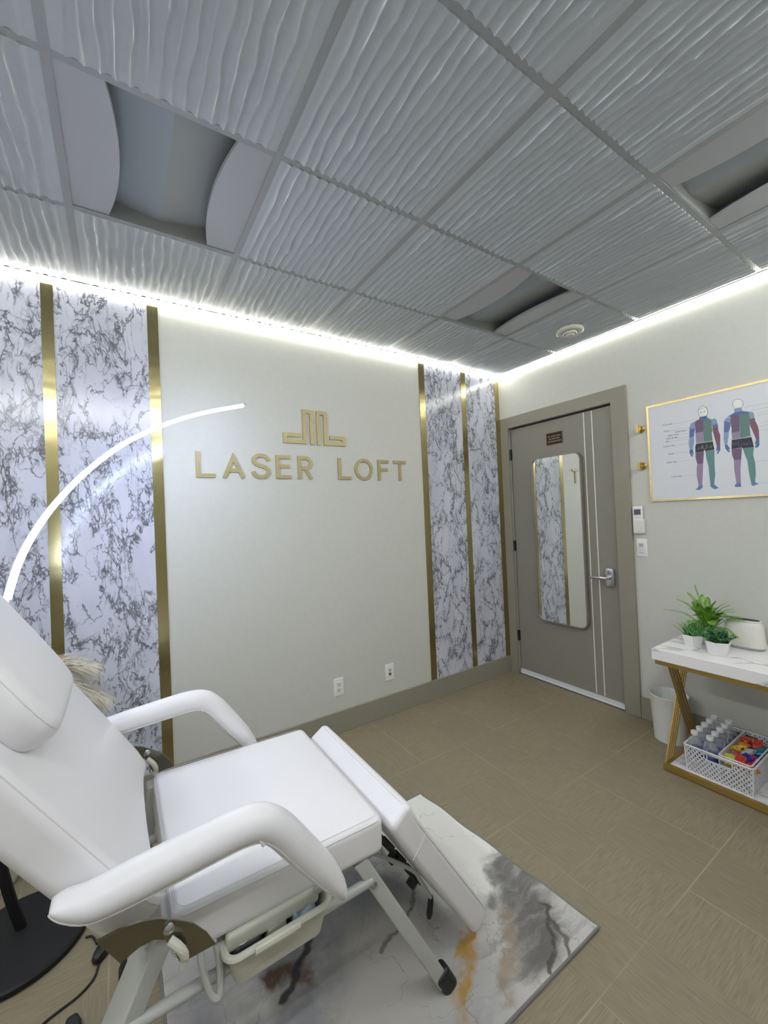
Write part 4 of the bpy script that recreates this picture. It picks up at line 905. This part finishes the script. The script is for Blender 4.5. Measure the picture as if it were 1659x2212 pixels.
# ================================================================ console table
TX0, TX1, TY0, TY1, TZ = -.527, -.02, -1.408, -2.52, .655
tb = thing('console_table', (-.27, -1.96, 0), 'marble-topped console table with crossed gold legs against the right wall', 'console table')
box(TX0, TX1, TY1, TY0, .597, TZ).build('tabletop', 'tmarble', tb, smooth=False, bevel=.0015)
FX0, FX1, FYa, FYb = -.500, -.045, -1.428, -2.500
mb = MB().ribbon([(FX0 - .006, FYb + .01), (FX1 - .01, FYb + .01), (FX1 - .01, FYa - .001), (FX0 - .006, FYa - .001)], .022, .025, Matrix.Translation((0, 0, .5715)), True)
mb.build('top_frame', 'goldleg', tb, smooth=False, bevel=.001)
mb = MB().ribbon([(FX0 + .011, FYb + .011), (FX1 - .011, FYb + .011), (FX1 - .011, FYa - .011), (FX0 + .011, FYa - .011)], .022, .030, Matrix.Translation((0, 0, .004)), True)
for x in (FX0 + .02, FX1 - .02):
    for y in (FYa - .02, FYb + .02): mb.lathe([(.008, 0), (.008, .005)], (x, y), 10)
mb.build('base_frame', 'goldleg', tb, smooth=False, bevel=.001)
box(FX0 + .022, FX1 - .022, FYb + .022, FYa - .022, .010, .032).build('lower_shelf', 'tmarble', tb, smooth=False)
def bar(x0, z0, x1, z1, y, w_=.0042):
    p0, p1 = Vector((x0, y, z0)), Vector((x1, y, z1)); tn = (p1 - p0).normalized(); a = Vector((0, 1, 0)); b_ = tn.cross(a)
    return MB().rbox(w_, w_, (p1 - p0).length / 2, .001, mat=cols(b_, a, tn, (p0 + p1) / 2), n=1, k=1)
for yy in (FYa - .010, FYb + .010):
    for k in range(4):
        bar(-.487 + .027 * k, .034, -.212 + .027 * k, .572, yy + .0035 * 1).build('leg', 'goldleg', tb, smooth=False)
    for k in range(4):
        bar(-.185 + .027 * k, .034, -.440 + .027 * k, .572, yy - .0085).build('leg', 'goldleg', tb, smooth=False)
# ================================================================ waste bin
bn = thing('waste_bin', (-.140, -1.318, 0), 'white ribbed waste bin on the floor beside the console table', 'waste bin')
MB().lathe([(.0, .003), (.083, .003), (.0835, 0), (.0985, .262), (.1005, .266), (.1015, .272), (.0985, .274), (.0965, .268), (.0945, .26), (.080, .008), (0, .008)], (-.140, -1.318), 120, rib=40, ribd=.0016).build('bin_body', 'binwhite', bn, angle=60)
# ================================================================ basket
sz = .032
bk = thing('storage_basket', (-.285, -1.657, sz), 'white plastic lattice basket on the console table lower shelf', 'basket')
bx0, bx1, by0, by1, bh = -.468, -.085, -1.797, -1.520, .140
def lattice(P00, P10, P01, P11, slot=None, step=.0190, w_=.0042):
    # bilinear patch u,v ; diagonal strips clipped to the patch
    P00, P10, P01, P11 = map(Vector, (P00, P10, P01, P11)); LU = (P10 - P00).length; LV = (P01 - P00).length
    nr = (P10 - P00).cross(P01 - P00).normalized() * .0012
    def at(u, v): return P00.lerp(P10, u).lerp(P01.lerp(P11, u), v)
    mb = MB()
    k = -LV * 1.15
    for sg in (1, -1):
        c_ = -LV * 1.0
        while c_ < LU + LV:
            # line: x = c_ + sg*y*.72 ...
            segs = []; ysamp = [i / 24 for i in range(25)]; run = []
            for v in ysamp:
                x = c_ + sg * v * LV * .75; u = x / LU
                ok = 0 <= u <= 1
                if slot and slot[0] < u < slot[1] and slot[2] < v < slot[3]: ok = False
                if ok: run.append((u, v))
                elif run: segs.append(run); run = []
            if run: segs.append(run)
            for r_ in segs:
                if len(r_) < 2: continue
                (u0, v0), (u1, v1) = r_[0], r_[-1]; du = w_ / LU
                a, b_, c2, d2 = at(u0 - du / 1, v0), at(u0 + du / 1, v0), at(u1 + du / 1, v1), at(u1 - du / 1, v1)
                mb.add([a - nr, b_ - nr, c2 - nr, d2 - nr, a + nr, b_ + nr, c2 + nr, d2 + nr], [(0, 1, 2, 3), (4, 7, 6, 5), (0, 4, 5, 1), (1, 5, 6, 2), (2, 6, 7, 3), (3, 7, 4, 0)])
            c_ += step
    return mb
tp = .006
c0 = [(bx0 + tp, by1 - tp, sz + .006), (bx0 + tp, by0 + tp, sz + .006), (bx1 - tp, by0 + tp, sz + .006), (bx1 - tp, by1 - tp, sz + .006)]
c1 = [(bx0, by1, sz + bh - .006), (bx0, by0, sz + bh - .006), (bx1, by0, sz + bh - .006), (bx1, by1, sz + bh - .006)]
for a in range(4):
    b_ = (a + 1) % 4
    sl = (.30, .72, .70, .90) if a in (0, 2) else None
    lattice(c0[a], c0[b_], c1[a], c1[b_], slot=sl).build('lattice_side', 'basket', bk, smooth=False)
mb = MB()
Q = [Vector(((bx0 + bx1) / 2 + x, (by0 + by1) / 2 + y, sz + bh - .003)) for x, y in rrect((bx1 - bx0) / 2 + .003, (by1 - by0) / 2 + .003, .014, 4)]; Q += Q[:2]; mb.sweep(Q, (.0055, .0042), 8, cap=False)
mb.build('basket_rim', 'basket', bk)
mb = box(bx0 + .006, bx1 - .006, by0 + .006, by1 - .006, sz, sz + .004)
for x, y, _ in c0:
    pass
for (xa, ya, za), (xb, yb2, zb) in zip(c0, c1): mb.sweep([(xa, ya, sz), (xb, yb2, zb)], .004, 6)
mb.build('basket_bottom', 'basket', bk)
fx = bx0 + .003
hm = MB(); y_a, y_b = by1 + .30 * (by0 - by1), by1 + .72 * (by0 - by1); za, zb = sz + bh * .68, sz + bh * .90
P = [Vector((fx - .002, (y_a + y_b) / 2 + a, (za + zb) / 2 + b_)) for a, b_ in rrect(abs(y_b - y_a) / 2, (zb - za) / 2, .010, 4)]; P += P[:2]
hm.sweep(P, .0030, 6, up=(1, 0, 0), cap=False); hm.build('handle', 'basket', bk)
# inner tray for the sweets
mb = MB(); iy0, iy1 = -1.790, -1.664
mb.box(bx0 + .008, bx1 - .008, iy1 - .0015, iy1 + .0015, sz + .03, sz + bh + .004); mb.box(bx0 + .008, bx1 - .008, iy0, iy1, sz + .080, sz + .084)
Q = [Vector(((bx0 + bx1) / 2 + x, (iy0 + iy1) / 2 + y, sz + bh + .004)) for x, y in rrect((bx1 - bx0) / 2 - .006, (iy1 - iy0) / 2, .012, 4)]; Q += Q[:2]; mb.sweep(Q, (.004, .003), 8, cap=False)
tag(mb.build('inner_tray', 'basket', loc=((bx0 + bx1) / 2, (iy0 + iy1) / 2, sz + .06)), 'white inner tray holding wrapped sweets in the basket', 'tray')
# water bottles
bz = sz + .005
def bottle():
    r = thing('water_bottle', (0, 0, 0), 'x', 'water bottle', 'water bottles in the basket')
    MB().lathe([(0, 0), (.027, 0), (.0305, .006), (.0305, .040), (.0290, .044), (.0305, .048), (.0305, .060), (.0312, .136), (.0310, .146), (.0288, .157), (.0225, .167), (.0152, .174), (.0125, .178), (.0125, .186)], n=28).build('bottle_body', 'bottle', r)
    mb = MB().lathe([(.0309, .072), (.0309, .116)], n=28); mb.f = [f for f in mb.f if len(f) == 4]; mb.mi = [0] * len(mb.f)
    for i, f in enumerate(mb.f): mb.mi[i] = 1 if i % 9 == 4 else 0
    mb.build('bottle_label', ['label_blue', 'label_white'], r)
    MB().lathe([(.0, .186 + .0), (.0155, .184), (.0158, .188), (.0155, .200), (.0145, .2015), (0, .2015)], n=24, rib=24, ribd=.0006).build('bottle_cap', 'cap', r)
    return r
bt = bottle(); spots = [(x, y) for y in (-1.554, -1.621) for x in (-.432, -.3665, -.301, -.2355, -.170)]
nth = ['nearest the shelf front', 'second from the shelf front', 'third from the shelf front', 'fourth from the shelf front', 'farthest back by the wall']
for i, (x, y) in enumerate(spots):
    o = bt if i == 0 else copy_tree(bt)
    o.location = (x, y, bz); o['label'] = 'clear water bottle with blue label, ' + ('left' if i < 5 else 'right') + ' row, ' + nth[i % 5]
    if i: o.rotation_euler.z = random.uniform(0, 6)
# wrapped sweets
cols_ = [('yellow', (0.85, 0.62, 0.03)), ('red', (0.60, 0.04, 0.03)), ('blue', (0.02, 0.035, 0.30)), ('magenta', (0.62, 0.03, 0.22)), ('teal', (0.01, 0.22, 0.32)), ('orange', (0.80, 0.25, 0.03)), ('silver', (0.55, 0.56, 0.62)), ('navy', (0.015, 0.02, 0.12)), ('lime', (0.62, 0.72, 0.10))]
second = dict(yellow=(.12, .05, .15), red=(.75, .35, .05), blue=(.45, .05, .25), magenta=(.70, .60, .70), teal=(.02, .06, .10), orange=(.75, .55, .05), silver=(.25, .27, .35), navy=(.10, .12, .40), lime=(.85, .80, .40))
for n_c, c_ in cols_:
    t = NT('wrapper_' + n_c); n = t.noise(t.coord(), 55, 3, .6); t.base(t.mix(t.ss(n, .54, .60), c_, second[n_c])); t.set(Roughness=.2, Metallic=.1); t.bump(t.noise(t.coord(), 120, 3), .5, .003); M['wr_' + n_c] = t.m
sw_ = [('yellow', -.440, -1.686, .5, 'at the front left corner of the inner tray'), ('lime', -.405, -1.700, .9, 'just behind the front yellow one'), ('red', -.445, -1.735, .2, 'at the front of the inner tray'), ('orange', -.438, -1.768, 1.2, 'at the front right corner of the inner tray'),
       ('magenta', -.360, -1.705, .3, 'near the middle of the inner tray'), ('blue', -.372, -1.745, -.4, 'in the middle beside the magenta one'), ('red', -.400, -1.768, .8, 'on the right edge near the front'), ('navy', -.330, -1.772, .1, 'on the right edge near the middle'),
       ('silver', -.310, -1.735, -.3, 'lying behind the blue one'), ('yellow', -.300, -1.692, 1.1, 'standing tallest in the middle left'), ('magenta', -.335, -1.757, 1.0, 'behind the blue one'), ('teal', -.250, -1.765, .2, 'at the right rear of the inner tray'),
       ('navy', -.245, -1.725, .6, 'at the rear centre'), ('orange', -.220, -1.700, -.2, 'at the rear left behind the tall yellow one'), ('red', -.180, -1.740, .4, 'second from the wall end'), ('teal', -.160, -1.770, 1.4, 'at the far right wall end'), ('red', -.150, -1.695, -.6, 'at the far left wall end')]
for i, (cn, x, y, rz, where) in enumerate(sw_):
    x = max(x, -.420 + .004 * i); y = min(-1.688, max(-1.768, y)); rz *= .8
    tall = 'tallest' in where; hx = .042 if tall else .036
    z = sz + .110 + (.022 if tall else 0) + .010 * (i % 3)
    def ww(q, hx=hx, i=i):
        u = q.x / hx; q.z *= 1 - .75 * abs(u) ** 4; q.z += .0018 * sin(q.x * 500 + i) * abs(u); q.y *= 1 + .12 * abs(u) ** 4; return q
    z = max(z, sz + .104)
    mt = Matrix.Translation((x, y, z)) @ Matrix.Rotation(rz, 4, 'Z') @ Matrix.Rotation((.5 if tall else random.uniform(-.35, .35)), 4, 'Y') @ Matrix.Rotation(random.uniform(-.3, .3), 4, 'X')
    o = MB().rbox(hx, .022, .010, .008, mat=mt, n=8, k=3, puff=.005, warp=ww).build('wrapped_sweet', 'wr_' + cn, loc=(x, y, z), angle=80)
    tag(o, cn + ' wrapped sweet ' + where, 'sweet', 'wrapped sweets in the basket')
# ================================================================ plants on the table
def hexpot(c, r, h, rot, parent):
    mb = MB(); cx, cy = c; prof = [(r * .80, TZ), (r, TZ + h), (r * .93, TZ + h), (r * .90, TZ + h - .010)]; n = 6; vs = []; fs = []
    for rr, z in prof:
        for k in range(n): a = rot + k * pi / 3; vs.append((cx + rr * cos(a), cy + rr * sin(a), z))
    for i in range(3):
        for k in range(n): fs.append((i * n + k, i * n + (k + 1) % n, (i + 1) * n + (k + 1) % n, (i + 1) * n + k))
    fs.append(tuple(range(n))[::-1]); mb.add(vs, fs); mb.build('pot', 'potw', parent, smooth=False, bevel=.0012)
    s_ = MB(); s_.add([(cx + r * .9 * cos(rot + k * pi / 3), cy + r * .9 * sin(rot + k * pi / 3), TZ + h - .009) for k in range(n)], [tuple(range(n))]); s_.build('moss', 'soil', parent, smooth=False)
def leafstrip(mb, path, wd, up=Vector((0, 0, 1))):
    N = len(path); vs = []
    for i, p in enumerate(path):
        tn = (path[min(i + 1, N - 1)] - path[max(i - 1, 0)]).normalized(); sd = tn.cross(up)
        if sd.length < .05: sd = Vector((1, 0, 0))
        sd.normalize(); w_ = wd * sin(pi * min(1, (i + .6) / (N - .2))) ** .7
        vs += [p - sd * w_, p + sd * w_]
    mb.add(vs, [(2 * i, 2 * i + 1, 2 * i + 3, 2 * i + 2) for i in range(N - 1)])
# fern
fc = (-.215, -1.560)
r = thing('potted_fern', (fc[0], fc[1], TZ), 'large bright green fern in a white pot, rear of the three plants', 'plant', 'potted plants on the console table')
MB().lathe([(.0, TZ), (.040, TZ), (.044, TZ + .004), (.060, TZ + .075), (.063, TZ + .085), (.058, TZ + .086), (.055, TZ + .076), (0, TZ + .074)], fc, 40).build('pot', 'potw', r)
mb = MB(); tips = [(.0, .215, .06), (.02, .150, .130), (.03, .10, .175), (.01, .055, .225), (-.01, -.045, .150), (-.02, -.135, .110), (-.02, -.150, .085), (-.05, -.150, -.02), (.02, .0, .16), (-.03, .08, .11), (-.03, -.02, .12), (-.05, -.09, .08)]
for k in range(40):
    if k < len(tips): dx, dy, dz_ = tips[k]
    else:
        a = random.uniform(0, 2 * pi); e2 = random.uniform(.15, 1.2); L_ = random.uniform(.12, .19); dx, dy, dz_ = .75 * L_ * cos(a) * cos(e2), L_ * sin(a) * cos(e2), L_ * sin(e2)
    b0 = Vector((fc[0] + random.uniform(-.015, .015), fc[1] + random.uniform(-.02, .02), TZ + .075)); tip = Vector((fc[0] + dx, fc[1] + dy, TZ + .09 + dz_))
    if tip.x > -.02: tip.x = -.02 - random.random() * .02
    midp = b0.lerp(tip, .5) + Vector((0, 0, .035)); pth = crom([b0, midp, tip], 12)
    mb.sweep(pth, .0007, 4); N = len(pth)
    for i in range(2, N):
        u = i / (N - 1); tn = (pth[i] - pth[i - 1]).normalized(); sd = tn.cross(Vector((0, 0, 1))); sd = sd.normalized() if sd.length > .05 else Vector((0, 1, 0))
        nn_ = sd.cross(tn); Lf = .0175 * sin(pi * (u * .9 + .07)) ** .8 + .002
        for sg in (-1, 1):
            for hf in (0, .33, .67):
                p = pth[i - 1].lerp(pth[i], hf); q2 = p + sd * sg * Lf + tn * Lf * .45 - nn_ * Lf * .15; mw = tn * .0016
                mid2 = p.lerp(q2, .45); mb.add([p, mid2 - mw, q2, mid2 + mw], [(0, 1, 2, 3)])
mb.build('fronds', 'fern', r, smooth=False)
# grass pot
gc = (-.312, -1.523)
r = thing('potted_grass', (gc[0], gc[1], TZ), 'small spiky green grass plant in a white hexagonal pot, left front', 'plant', 'potted plants on the console table')
hexpot(gc, .052, .060, .35, r)
mb = MB()
for _ in range(230):
    a = random.uniform(0, 2 * pi); e2 = random.uniform(.85, 1.5); L_ = random.uniform(.055, .100); b0 = Vector((gc[0] + random.uniform(-.030, .030), gc[1] + random.uniform(-.030, .030), TZ + .050))
    dr = Vector((cos(a) * cos(e2), sin(a) * cos(e2), sin(e2))); P = [b0 + dr * L_ * k / 4 + Vector((cos(a), sin(a), -.4)) * .012 * (k / 4) ** 2 for k in range(5)]
    leafstrip(mb, P, .0022, Vector((cos(a * 3), sin(a * 3), .2)))
mb.build('blades', 'grass', r, smooth=False)
# bush pot
uc = (-.372, -1.655)
r = thing('potted_shrub', (uc[0], uc[1], TZ), 'small round leafy shrub in a white hexagonal pot, right front', 'plant', 'potted plants on the console table')
hexpot(uc, .056, .066, .15, r)
mb = MB()
for _ in range(85):
    a = random.uniform(0, 2 * pi); e2 = random.uniform(.35, 1.5); L_ = random.uniform(.045, .080); b0 = Vector((uc[0] + random.uniform(-.03, .03), uc[1] + random.uniform(-.03, .03), TZ + .055)); tip = b0 + Vector((cos(a) * cos(e2), sin(a) * cos(e2), sin(e2))) * L_
    pth = [b0.lerp(tip, k / 6) for k in range(7)]; mb.sweep(pth, .0006, 4)
    for p in pth[1:]:
        for s2 in range(4):
            aa = random.uniform(0, 2 * pi); dv = Vector((cos(aa), sin(aa), random.uniform(-.2, .9))).normalized(); sd = dv.cross(Vector((random.gauss(0, 1), random.gauss(0, 1), random.gauss(0, 1)))).normalized(); Ls = .0115
            mb.add([p, p + dv * Ls * .35 + sd * .0035, p + dv * Ls * .75 + sd * .003, p + dv * Ls, p + dv * Ls * .75 - sd * .003, p + dv * Ls * .35 - sd * .0035], [(0, 1, 2, 3, 4, 5)])
mb.build('leaves', 'bush', r, smooth=False)
# ================================================================ sound machine
dc = Vector((-.165, -1.703))
r = thing('sound_machine', (dc.x, dc.y, TZ), 'ivory oval sound machine with black top beside the plants', 'speaker')
def oval(prof, hx, hy, name, mat, parent, n=48):
    mb = MB(); vs = []; fs = []
    for s_, z in prof:
        for k in range(n):
            a = 2 * pi * k / n; ca, sa = cos(a), sin(a); ex = .72
            vs.append((dc.x + (hx + s_) * math.copysign(abs(ca) ** ex, ca), dc.y + (hy + s_) * math.copysign(abs(sa) ** ex, sa), z))
    K = len(prof)
    for i in range(K - 1):
        for k in range(n): fs.append((i * n + k, i * n + (k + 1) % n, (i + 1) * n + (k + 1) % n, (i + 1) * n + k))
    fs.append(tuple(range(n))[::-1]); fs.append(tuple((K - 1) * n + k for k in range(n))); mb.add(vs, fs); return mb.build(name, mat, parent, angle=50)
oval([(-.012, TZ), (-.008, TZ + .002), (-.006, TZ + .009), (-.006, TZ + .013)], .046, .088, 'base', 'devgrey', r)
bd = oval([(-.003, TZ + .012), (.001, TZ + .016), (-.003, TZ + .05), (-.008, TZ + .120), (-.012, TZ + .134), (-.018, TZ + .141), (-.0185, TZ + .143)], .046, .088, 'body', 'device', r)
oval([(-.017, TZ + .141), (-.016, TZ + .146), (-.0165, TZ + .149), (-.020, TZ + .150)], .046, .088, 'top_ring', 'device', r)
oval([(-.0215, TZ + .148), (-.0215, TZ + .1506)], .046, .088, 'mesh_top', 'mesh', r)
